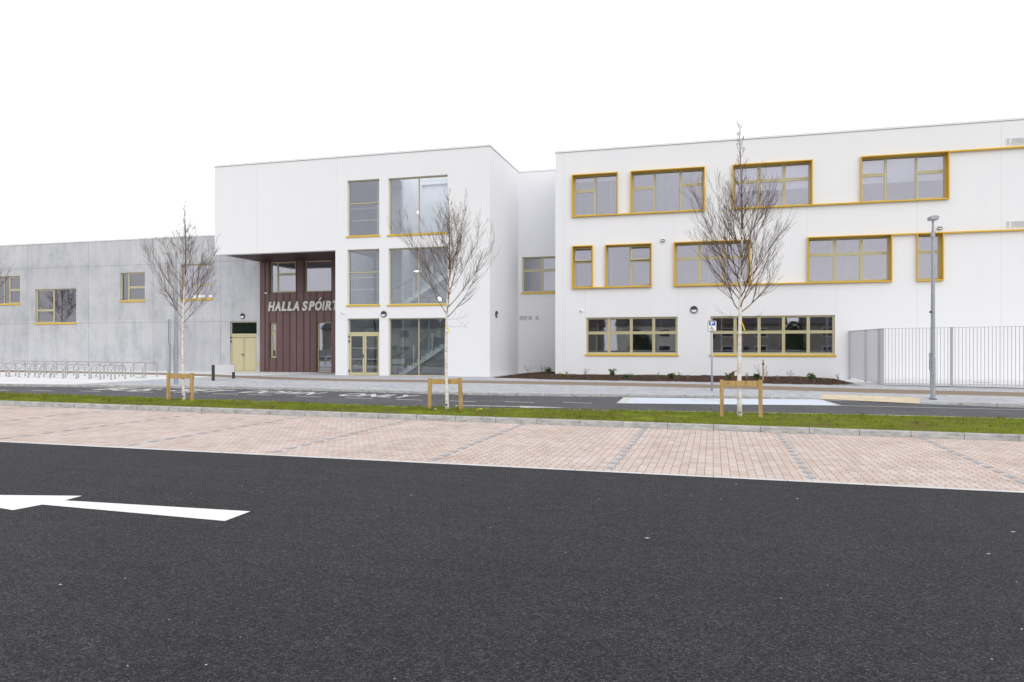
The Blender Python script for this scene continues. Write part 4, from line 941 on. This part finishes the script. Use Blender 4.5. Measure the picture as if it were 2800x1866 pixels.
# blank sign board on two dark posts
(ax, ay), (bx, by) = G(583, 1041.5, .1), G(638.5, 1035.5, .1); za, zb2 = gz(ax, ay) + .1, gz(bx, by) + .1
bb = thing('blank_sign', 'blank white sign board between two dark posts on the grey pavement', 'sign', (ax, ay, za))
hL = P(583, 998.6, ay)[1]; hR = P(638.5, 996.6, by)[1]
for x, y, z, h in ((ax, ay, za, hL), (bx, by, zb2, hR)): MB().box(x - .045, x + .045, y - .045, y + .045, z - .05, h).build('post', 'anthracite', bb)
lo1 = P(583, 1020, ay)[1]; lo2 = P(638.5, 1017.5, by)[1]
d = Vector((bx - ax, by - ay)).normalized(); n = Vector((d.y, -d.x)) * .03
q = MB(); A = Vector((ax, ay)) + d * .05; B = Vector((bx, by)) - d * .0
q.add([(A.x - n.x, A.y - n.y, lo1), (B.x - n.x, B.y - n.y, lo2), (B.x - n.x, B.y - n.y, hR - .01), (A.x - n.x, A.y - n.y, hL - .01), (A.x + n.x * 1.7, A.y + n.y * 1.7, lo1), (B.x + n.x * 1.7, B.y + n.y * 1.7, lo2), (B.x + n.x * 1.7, B.y + n.y * 1.7, hR - .01), (A.x + n.x * 1.7, A.y + n.y * 1.7, hL - .01)],
      [(0, 1, 2, 3), (7, 6, 5, 4), (0, 4, 5, 1), (1, 5, 6, 2), (2, 6, 7, 3), (3, 7, 4, 0)])
q.build('board', 'white_paint', bb)

# small corten marker and short stake in the bed
mx_, my_ = G(2003.5, 1042, .1); zb = gz(mx_, my_) + .05; zt_ = P(2003, 1019, my_)[1]
mr = thing('marker_plinth', 'small rust-brown steel plinth with tilted top plate in the planting bed', 'plinth', (mx_, my_, zb))
MB().box(mx_ - .065, mx_ + .065, my_ - .05, my_ + .05, zb, zt_).build('stand', 'corten', mr)
q = MB(); q.add([(mx_ - .07, my_ - .08, zt_), (mx_ + .1, my_ - .10, zt_ + .07), (mx_ + .20, my_ + .12, zt_ + .09), (mx_ - .02, my_ + .12, zt_ + .03)] + [(mx_ - .07, my_ - .08, zt_ - .03), (mx_ + .1, my_ - .10, zt_ + .04), (mx_ + .20, my_ + .12, zt_ + .06), (mx_ - .02, my_ + .12, zt_)], [(0, 1, 2, 3), (7, 6, 5, 4), (0, 4, 5, 1), (1, 5, 6, 2), (2, 6, 7, 3), (3, 7, 4, 0)])
q.build('top_plate', 'corten', mr)
kx, ky = G(2086.5, 1040, .1); zb = gz(kx, ky) + .05; zt_ = P(2087, 984, ky)[1]
ks = thing('plant_stake', 'short thin timber stake with a black tie beside a shrub in the bed', 'stake', (kx, ky, zb))
MB().box(kx - .03, kx + .03, ky - .03, ky + .03, zb - .05, zt_).build('post', 'timber', ks)
MB().tube([(kx - .04, ky - .045, zt_ - .17), (kx + .045, ky - .045, zt_ - .18)], .04, 8).build('tie', 'black', ks)

# ------------------------------------------------------------------ cycle stands
def hoop(label, x, y0, y1, z, h, first=None):
    if first:
        o = copy_tree(first); o.location = (x, y0, z); o['label'] = label; return o
    r = thing('cycle_stand', label, 'cycle stand', (x, y0, z), 'stainless cycle stands on the pale patio')
    w_ = y1 - y0; rc = .2; pts = [(x, y0, z), (x, y0, z + h - rc)]
    pts += [(x, y0 + rc - rc * math.cos(a), z + h - rc + rc * math.sin(a)) for a in [R(k * 15) for k in range(1, 6)]] + [(x, y0 + rc, z + h)]
    pts += [(x, y1 - rc, z + h)] + [(x, y1 - rc + rc * math.sin(a), z + h - rc + rc * math.cos(a)) for a in [R(k * 15) for k in range(1, 6)]] + [(x, y1, z + h - rc), (x, y1, z)]
    MB().tube(pts, .026, 10).build('hoop', 'stainless', r, smooth=True)
    for y in (y0, y1): lathe(MB(), x, y, [(z, .055), (z + .008, .055)], 12).build('flange', 'stainless', r)
    return r
ordw = ['first', 'second', 'third', 'fourth', 'fifth', 'sixth', 'seventh', 'eighth', 'ninth', 'tenth', 'eleventh', 'twelfth', 'thirteenth']
fx = [-24.56, -25.1, -25.68, -26.37, -27.07, -27.78, -28.4, -28.98, -29.5, -30.05, -30.6, -31.15]
h1 = None
for k, x in enumerate(fx):
    h = hoop(f'steel cycle stand hoop, {ordw[k]} from the right end of the front row', x, 25.38, 26.16, gz(x, 25.7) + .1, .60, h1); h1 = h1 or h
h2 = None
for k in range(13):
    x = -25.45 - .66 * k
    h = hoop(f'steel cycle stand hoop, {ordw[k]} from the right end of the back row', x, 28.15, 29.05, gz(x, 28.5) + .1, .66, h2); h2 = h2 or h
for k, (u0, u1, v) in enumerate(((355, 418, 1033.8), (243, 285, 1032), (120, 156, 1029.5), (10, 42, 1029.2))):
    x0, y0 = G(u0, v, .1); x1, y1 = G(u1, v - .6, .1); cx, cy = (x0 + x1) / 2, (y0 + y1) / 2; n = 22; rnd = random.Random(k)
    pts = [(cx + (x1 - x0) / 2 * math.cos(a) * rnd.uniform(.8, 1.1), cy + .2 * math.sin(a) * rnd.uniform(.7, 1.2)) for a in [i * 2 * math.pi / n for i in range(n)]]
    o = fastmesh('gravel_patch', [(x, y, gz(x, y) + .106) for x, y in pts], [tuple(range(n))], 'gravel'); o['kind'] = 'structure'

# ------------------------------------------------------------------ railings on the right
fn = thing('railing', 'grey vertical-bar railing with flat posts running from the wing wall to the right', 'fence', (6.46, 31.9, .15))
def rail_run(p, q, zp, zq, h, posts, pitch=.118, first=True):
    p, q = Vector(p), Vector(q); L = (q - p).length; d = (q - p) / L; n = Vector((-d.y, d.x))
    zat = lambda s: zp + (zq - zp) * s / L
    def pt(s, z, o=0): a = p + d * s + n * o; return (a.x, a.y, z)
    tr = MB(); tr.bar(pt(0, zat(0) + h - .015), pt(L, zat(L) + h - .015), .05, .012); tr.build('top_rail', 'fence_grey', fn)
    tr = MB(); tr.bar(pt(0, zat(0) + .12), pt(L, zat(L) + .12), .05, .012); tr.build('bottom_rail', 'fence_grey', fn)
    bars = MB(); s = pitch
    while s < L - .03:
        if all(abs(s - a) > .06 for a in posts): bars.bar(pt(s, zat(s) + .12), pt(s, zat(s) + h - .02), .016, .016)
        s += pitch
    bars.build('bars', 'fence_grey', fn)
    for s in posts: MB().bar(pt(s, zat(s) - .1), pt(s, zat(s) + h), .095, .02).build('post', 'fence_grey', fn)
cz_ = gz(6.46, 31.9) + .0
cA = (6.30, 38.15); cB = (6.46, 31.9); cD = (P(2601.7, 1000, 31.2)[0], 31.2)
Lf = Vector((cD[0] - cB[0], cD[1] - cB[1])); u_ = Lf.normalized(); hF = 2.33
z1_ = P(2412, 1059, 31.9)[1]; z2_ = P(2601.7, 1063, 31.2)[1]
cE = (cB[0] + Lf.x * 6, cB[1] + Lf.y * 6)
rail_run(cA, cB, .20, z1_, hF, [.05, 3.4, 5.75])
rail_run(cB, cE, z1_, z1_ + (z2_ - z1_) * 6, hF, [0.02] + [k * Lf.length for k in range(1, 6)] + [6 * Lf.length - .03])
# plain white apron behind the railings
dg_ = MB(); x0, y0 = G(2688, 1046, .02); dg_.box(x0 - .32, x0 + .32, y0 - .12, y0 + .12, FFL - .02, FFL + .012); dg_.build('drain_cover', 'anthracite')
tag(bpy.data.objects['drain_cover'], 'small dark drain cover in the apron behind the railings', 'drain')

# ------------------------------------------------------------------ wall lamps, floodlights, cameras
def wall_lamp(label, x, y, z, r, rz=0):
    o = thing('wall_lamp', label, 'wall lamp', (x, y, z), 'round bulkhead wall lamps', rz); ORG[o] = None
    q = MB(); q.tube([(0, 0.01, 0), (0, -.05, 0), (0, -.075, 0)], [r, r, r * .86], 24); q.build('housing', 'anthracite', o)
    q = MB(); pts = [(r * .74 * math.cos(a), r * .74 * math.sin(a) - r * .05) for a in [R(180 + k * 15) for k in range(13)]]; q.prism(pts, 'y', -.09, -.07); q.build('diffuser', 'lens', o)
    return o
def wl_at(label, u, v, Y, r): x, z = P(u, v, Y); return wall_lamp(label, x, Y, z, r)
wl_at('round half-shaded wall lamp above the khaki double door', 663.9, 864.6, YC, .175)
wl_at('round half-shaded wall lamp between the glazed door and the stair window', 1049.7, 859.5, YT, .17)
wl_at('round half-shaded wall lamp on the wing beside the parking sign', 1897.7, 847.2, YW, .185)
yy = 37.55; wall_lamp('round half-shaded wall lamp on the side wall of the entrance block', XR, yy, P(1356.4, 859.7, yy)[1], .18, R(90))
def flood(label, u, v, Y):
    x, z = P(u, v, Y); o = thing('floodlight', label, 'floodlight', (x, Y, z), 'small wall floodlights')
    MB().box(x - .1, x + .1, Y - .13, Y - .05, z - .05, z + .06).build('housing', 'anthracite', o, bevel=.015)
    MB().box(x - .08, x + .08, Y - .136, Y - .1305, z - .035, z + .02).build('lens', 'lens', o)
    MB().box(x - .04, x + .04, Y - .06, Y, z + .0, z + .045).build('bracket', 'anthracite', o); MB().box(x - .03, x + .05, Y - .09, Y - .02, z + .062, z + .13).build('sensor', 'lens', o, bevel=.01)
flood('small floodlight on the wing between two yellow-framed windows', 1812.5, 659.5, YW)
flood('small floodlight above the narrow yellow-framed window on the right', 2568.9, 625.7, YW)
flood('small floodlight on the entrance block behind the birch crown', 1257.6, 664, YT)
def camera_(label, u, v, Y, s=-1):
    x, z = P(u, v, Y); o = thing('security_camera', label, 'camera', (x, Y, z), 'small white security cameras')
    MB().tube([(x + .05, Y, z - .01), (x + .05, Y - .05, z - .01)], .05, 14).build('mount', 'white_paint', o)
    MB().tube([(x + .05, Y - .04, z), (x - .03, Y - .15, z)], .042, 12).build('body', 'white_paint', o)
    MB().tube([(x - .0305, Y - .151, z), (x - .036, Y - .158, z)], .03, 10).build('lens', 'black', o)
camera_('small white camera left of the glazed door on the entrance block', 938.8, 856, YT)
camera_('small white camera left of the lower wing windows', 1589.8, 850.8, YW)
camera_('small white camera on the brown cladding', 727.5, 802, YB)
# yellow hydrant plate
x, z = P(709.6, 997.5, YC); hy = thing('hydrant_plate', 'small yellow plate with a black H beside the khaki door', 'sign', (x, YC, z))
hw = (P(712.3, 997, YC)[0] - P(707, 997, YC)[0]) / 2; MB().box(x - hw, x + hw, YC - .012, YC - .001, z - .10, z + .10).build('plate', 'sign_yellow', hy)
vs, fs = text_verts('H', bold=.03); vs = fit(vs, x - .038, x + .04, z - .05, z + .05); fastmesh('letter', [(a, YC - .014, b) for a, b, c in vs], fs, 'black', hy)

# ------------------------------------------------------------------ HALLA SPOIRT lettering
YL = YB - .10
hs = thing('hall_sign', 'raised pale grey italic lettering HALLA SPÓIRT on the brown cladding', 'sign', (P(733, 851, YL)[0], YL, 4.0))
zbl = P(733, 851.6, YL)[1]; zcap = P(733, 826, YL)[1]; CH = zcap - zbl
for ch, pa, pb in (('H', 1083, 1190), ('A', 1180, 1276), ('L', 1288, 1367), ('L', 1378, 1456), ('A', 1458, 1558), ('S', 1603, 1692), ('P', 1702, 1798), ('Ó', 1803, 1908), ('I', 1910, 1951), ('R', 1953, 2056), ('T', 2072, 2165)):
    xa = P(540 + pa / 5.6, 840, YL)[0]; xb = P(540 + pb / 5.6, 840, YL)[0]
    vs, fs = text_verts('O' if ch == 'Ó' else ch, bold=.045, shear=.22, ext=.06); top = zbl + CH; xs_ = xb - xa
    vs = fit(vs, xa, xb, zbl - (.012 if ch in 'SÓ' else 0), top + (.01 if ch == 'S' else 0))
    vs = [(a, YL + .03 - c, b) for a, b, c in vs]
    if ch == 'Ó':
        k = len(vs); pl_ = [(xa + xs_ * .55, top + .03), (xa + xs_ * .70, top + .03), (xa + xs_ * 1.0, top + .20), (xa + xs_ * .75, top + .20)]
        vs += [(a, YL - .03, b) for a, b in pl_] + [(a, YL + .09, b) for a, b in pl_]; fs = fs + [(k, k + 1, k + 2, k + 3), (k + 7, k + 6, k + 5, k + 4)] + [(k + i, k + 4 + i, k + 4 + (i + 1) % 4, k + (i + 1) % 4) for i in range(4)]
    fastmesh('letter', vs, fs, 'letter', hs)

# ------------------------------------------------------------------ bed plants
def leafq(mb, p, s, rnd, droop=0.2):
    d = Vector((rnd.gauss(0, 1), rnd.gauss(0, 1), rnd.gauss(.2, .6))).normalized(); n = d.cross(Vector((rnd.gauss(0, 1), rnd.gauss(0, 1), rnd.gauss(0, 1)))).normalized()
    mb.add([p, p + d * s * .5 + n * s * .22, p + d * s - Vector((0, 0, s * droop)), p + d * s * .5 - n * s * .22], [(0, 1, 2, 3)])
def plant(kind, label, u, v, hpx, seed):
    x, y = G(u, v, .12); y = min(y, bed_back(x) - .35); rnd = random.Random(seed); z = bed_z(x, y); t = y / ray(u, v)[1]; h = hpx * t / FPX
    nm, cat = {'leafy': ('leafy_shrub', 'shrub'), 'twig': ('twiggy_plant', 'plant'), 'tuft': ('grass_tuft', 'grass tuft')}[kind]
    h *= 1.4; r = thing(nm, label, cat, (x, y, z), 'young plants in the bark bed')
    st = MB(); lf = MB()
    if kind == 'tuft':
        for i in range(26):
            a = rnd.uniform(0, 6.28); l = h * rnd.uniform(.5, 1.05); dx, dy = math.cos(a) * .25 * l * rnd.random(), math.sin(a) * .25 * l * rnd.random()
            lf.add([(x - .006, y, z - .02), (x + .006, y, z - .02), (x + dx * .6 + .004, y + dy * .6, z + l * .7), (x + dx * 1.4, y + dy * 1.4, z + l)], [(0, 1, 2, 3)])
        lf.build('blades', 'bud', r); return
    ns = 5 if kind == 'leafy' else rnd.choice((3, 4))
    for i in range(ns):
        a = rnd.uniform(0, 6.28); sp = rnd.uniform(.15, .5) * h; pts = []; l = h * rnd.uniform(.7, 1.0)
        for k in range(5): q = k / 4; pts.append((x + math.cos(a) * sp * q + rnd.gauss(0, .012), y + math.sin(a) * sp * q, z - .02 + l * q))
        st.tube(pts, [.008, .007, .006, .005, .004], 4, cap=False)
        n = 26 if kind == 'leafy' else 9
        for k in range(n):
            q = rnd.uniform(.35, 1.02) if kind == 'leafy' else rnd.uniform(.45, 1.05); j = min(3, int(q * 4)); p0, p1 = Vector(pts[j]), Vector(pts[j + 1]); p = p0.lerp(p1, q * 4 - j)
            leafq(lf, p + Vector((rnd.gauss(0, .02), rnd.gauss(0, .02), 0)), rnd.uniform(.08, .15) if kind == 'leafy' else rnd.uniform(.04, .07), rnd)
    st.build('stems', 'bark_dark', r); lf.build('leaves', 'leaf', r)
PL = [('twig', 'two-stemmed bare plant by the recessed link wall', 1445, 1019.5, 17), ('twig', 'bare plant under the link wall vents', 1487, 1022, 18), ('leafy', 'green leafy shrub in the corner beside the wing wall', 1500, 1021, 13),
      ('tuft', 'grass tuft at the left corner of the wing wall', 1532, 1029, 10), ('tuft', 'small grass tuft just left of the four-bay window', 1550, 1029, 11), ('twig', 'bare three-stemmed plant under the left end of the four-bay window', 1601, 1029, 16),
      ('leafy', 'broad green leafy shrub under the four-bay window', 1676, 1031, 17), ('leafy', 'tiny leafy shrub right of the broad green shrub', 1714.5, 1033.6, 8), ('twig', 'small twiggy plant under the middle of the four-bay window', 1729, 1033, 11),
      ('twig', 'thin twiggy plant under the right end of the four-bay window', 1795.7, 1034.8, 16), ('leafy', 'dark leafy shrub between the two lower wing windows', 1836, 1035.6, 12), ('twig', 'wide branching twiggy plant below the round wing lamp', 1858.7, 1035, 17),
      ('tuft', 'small grass tuft right of the round wing lamp', 1881.6, 1036, 9), ('leafy', 'dark leafy shrub touching the rust-brown plinth', 1994.7, 1036.5, 13), ('tuft', 'dry grass tuft right of the tallest birch trunk', 2041, 1036.5, 14),
      ('leafy', 'small shrub left of the short timber stake', 2070, 1036.5, 12), ('twig', 'tall leaning shoot at the short timber stake', 2081, 1036.5, 32), ('twig', 'twiggy plant right of the short timber stake', 2095, 1036.5, 18),
      ('tuft', 'grass tuft two plants right of the short timber stake', 2126.7, 1038.4, 10), ('twig', 'tall twiggy plant under the five-bay window', 2156.4, 1039.4, 20), ('tuft', 'grass tuft under the right half of the five-bay window', 2189, 1039.5, 9),
      ('leafy', 'dark leafy shrub under the right part of the five-bay window', 2215.7, 1040, 16), ('tuft', 'small grass tuft under the right end of the five-bay window', 2254, 1041, 8), ('tuft', 'grass tuft just past the end of the five-bay window', 2271, 1041.5, 10), ('twig', 'last twiggy plant of the bed near the railing', 2294, 1042.3, 19)]
for k, (kd, lb, u, v, h) in enumerate(PL): plant(kd, lb, u, v, h, 100 + k)
# dandelion, stone and white chippings
x, y = G(1310, 1126, .1); r = thing('dandelion', 'yellow dandelion flowering in the grass right of the middle stake frame', 'flower', (x, y, gz(x, y) + .08)); q = MB(); s = MB(); rnd = random.Random(3)
for i in range(3):
    a, b, c = x + rnd.gauss(0, .03), y + rnd.gauss(0, .03), gz(x, y) + rnd.uniform(.13, .19)
    q.tube([(a, b, c), (a, b, c + .02)], [.022, .03], 8); s.tube([(x, y, gz(x, y) + .05), (a, b, c)], .004, 4)
q.build('flower_heads', 'flower', r); s.build('stems', 'leaf', r)
x, y = G(1189.5, 1123, .1); q = MB(); rnd = random.Random(1)
import bmesh
bm = bmesh.new(); bmesh.ops.create_icosphere(bm, subdivisions=2, radius=.055)
for v_ in bm.verts: v_.co *= 1 + .12 * mnoise.noise(v_.co * 22); v_.co.z *= .6; v_.co += Vector((x, y, gz(x, y) + .12))
me = bpy.data.meshes.new('stone'); bm.to_mesh(me); bm.free(); me.materials.append(M['stone']); o = bpy.data.objects.new('stone', me); COL.objects.link(o)
tag(o, 'pale stone lying in the grass beside the middle stake frame', 'stone')
q = MB(); rnd = random.Random(21)
for u, v, s in ((1770, 1472, 1.6), (1690, 1285, 1), (1970, 1366, .8), (2182, 1365, 1.3), (2702, 1515, 1.2), (2770, 1455, 1.4), (1125, 1355, 1), (2014, 1325, 1), (165, 1600, 1.2), (560, 1410, .8)) + tuple((rnd.uniform(0, 2800), rnd.uniform(1330, 1860), rnd.uniform(.25, .7)) for _ in range(22)):
    x, y = G(u, v, .003)
    if y > E1(x) - .1: continue
    l = .011 * s; a = rnd.uniform(0, 3); z = gz(x, y) + .004
    q.add([(x + l * math.cos(a + k * 1.57) * (1.5 if k % 2 else 1), y + l * math.sin(a + k * 1.57), z + (.004 if k % 2 else 0)) for k in range(4)], [(0, 1, 2, 3)])
tag(q.build('chippings', 'stone'), 'tiny white chippings scattered over the dark asphalt', 'grit', kind='stuff')
q = MB()
for _ in range(260):   # dark leaf litter in the gutter and on the road
    x = rnd.uniform(-26, 10); y = K3(x) - abs(rnd.gauss(0, .10)) if rnd.random() < .7 else rnd.uniform(K2(x) + .2, K3(x)); z = gz(x, y) + .012; l = rnd.uniform(.015, .05); a = rnd.uniform(0, 3)
    q.add([(x + l * math.cos(a + k * 1.57), y + l * math.sin(a + k * 1.57) * .6, z + rnd.uniform(-.002, .012)) for k in range(4)], [(0, 1, 2, 3)])
tag(q.build('leaf_litter', 'bark_dark'), 'dark leaf litter lying in the gutter of the road', 'leaves', kind='stuff')

# ------------------------------------------------------------------ the street opposite, seen only as reflections in the glass
simple('pebble', (0.30, 0.28, 0.25), 0.9, var=.15, scale=3); simple('slate', (0.06, 0.06, 0.065), 0.7, var=.2, scale=4); simple('house_white', (0.62, 0.62, 0.6), .8)
simple('grey_wall', (0.40, 0.40, 0.40), 0.85, var=.1, scale=2); simple('hedge', (0.035, 0.055, 0.02), .8, var=.5, scale=6); simple('skip_blue', (0.02, 0.05, 0.13), .5)
YH = -34.0
def house(label, x, wd, mat, h=5.2):
    z = -.1; r = thing('house', label, 'house', (x, YH, z), 'houses across the street')
    MB().box(x, x + wd, YH - 8, YH, z - 1, z + h).build('wall', mat, r)
    rf = MB(); rf.prism([(YH + .4, z + h + .002), (YH - 4, z + h + 2.8), (YH - 8.4, z + h + .002)], 'x', x - .2, x + wd + .2); f = rf.build('roof', 'slate', r)
    MB().box(x + wd / 2 - .5, x + wd / 2 + .5, YH - 4.4, YH - 3.6, z + h + 2, z + h + 3.8).build('chimney', mat, f)
    for wx in (.2, .62):
        for wz in (.9, 3.4):
            q = MB(); ring(q, x + wd * wx, x + wd * wx + 1.6, z + wz, z + wz + 1.3, YH, YH + .05, .1); k = q.build('window', 'white_paint', r)
            MB().box(x + wd * wx + .1, x + wd * wx + 1.5, YH + .002, YH + .02, z + wz + .1, z + wz + 1.2).build('pane', 'gasket', k)
    MB().box(x + wd * .46, x + wd * .46 + .9, YH + .001, YH + .05, z, z + 2.1).build('door', 'anthracite', r)
for k, (x, wd, mt, lb) in enumerate(((-66, 9, 'pebble', 'pebble-dashed house at the far left across the street'), (-54, 10, 'house_white', 'white house left across the street'), (-41, 10, 'pebble', 'pebble-dashed house left of centre across the street'), (-28, 11, 'pebble', 'wide pebble-dashed house across the street'), (-14, 10, 'house_white', 'white house opposite the entrance'), (-1, 11, 'pebble', 'pebble-dashed house right of centre across the street'), (12.5, 11, 'pebble', 'pebble-dashed house opposite the railings'), (26, 11, 'house_white', 'white house at the far right across the street'))):
    house(lb, x, wd, mt, 5.2)
bw = MB(); bw.box(-120, 42, -16.4, -16.15, -1, 1.35); bwo = bw.build('boundary_wall', 'grey_wall'); tag(bwo, 'long plain grey boundary wall behind the car park', 'wall')
ORG[bwo] = None; MB().box(-120, 42, -16.43, -16.12, 1.352, 1.43).build('coping', 'coping', bwo)
sk = thing('skip', 'blue waste skip behind the car park', 'skip', (1.5, -14.5, 0)); MB().prism([(-.2, .1), (3.2, .1), (3.9, 1.3), (-.9, 1.3)], 'y', -15.4, -13.7).build('body', 'skip_blue', sk)
hg = MB(); lf = MB(); rnd = random.Random(4)
for x0, wd, h in ((9.5, 3.4, 5.0), (-71, 12, 9.5), (-36, 6, 3.2), (-22, 5, 2.6), (-9, 4, 3.6)):
    m_ = MB(); cv = []
    for i in range(9):
        for j in range(14): t = i / 8; rr_ = wd / 2 * max(.02, 1 - t ** 2.2) ** .5 * .8 * (1 + .12 * mnoise.noise(Vector((x0 + j, i, 0)))); cv.append((x0 + math.cos(j * .4488) * rr_, -19 + math.sin(j * .4488) * rr_ * .5, h * t * .95 - .3))
    m_.add(cv, [(i * 14 + j, i * 14 + (j + 1) % 14, (i + 1) * 14 + (j + 1) % 14, (i + 1) * 14 + j) for i in range(8) for j in range(14)])
    for _ in range(2600):
        t = rnd.random(); r_ = wd / 2 * (1 - t ** 2.2) ** .5 * rnd.uniform(.6, 1); a = rnd.uniform(0, 6.28); p = Vector((x0 + math.cos(a) * r_, -19 + math.sin(a) * r_ * .5, h * t)); leafq(m_, p, rnd.uniform(.15, .32), rnd)
    r = thing('evergreen_shrub', f'{"huge" if h > 8 else "tall" if h > 4 else "low" if h < 3 else "wide" if wd > 5 else "narrow"} evergreen shrub behind the boundary wall', 'shrub', (x0, -19, 0), 'evergreens behind the boundary wall')
    m_.build('foliage', 'hedge', r); MB().tube([(x0, -19, -.5), (x0, -19, h * .6)], [.15, .05], 8).build('stem', 'bark_dark', r)
src = [o for o in COL.objects if o.name.startswith('birch_tree') and not o.parent]
for k, (x, y, s, lb) in enumerate(((-32, -20, 1.7, 'large bare tree behind the boundary wall, furthest left'), (-15, -21, 1.5, 'large bare tree behind the boundary wall opposite the entrance'), (3.5, -20, 1.45, 'large bare tree behind the boundary wall near the skip'), (-108, -20, 2.9, 'huge bare tree far to the left behind the boundary wall'))):
    c = copy_tree(src[k % 3]); c.location = (x, y, -.2); c.scale = (s * 1.3, s * 1.3, s); c['label'] = lb; c['group'] = 'bare trees behind the boundary wall'; c.name = 'bare_tree'
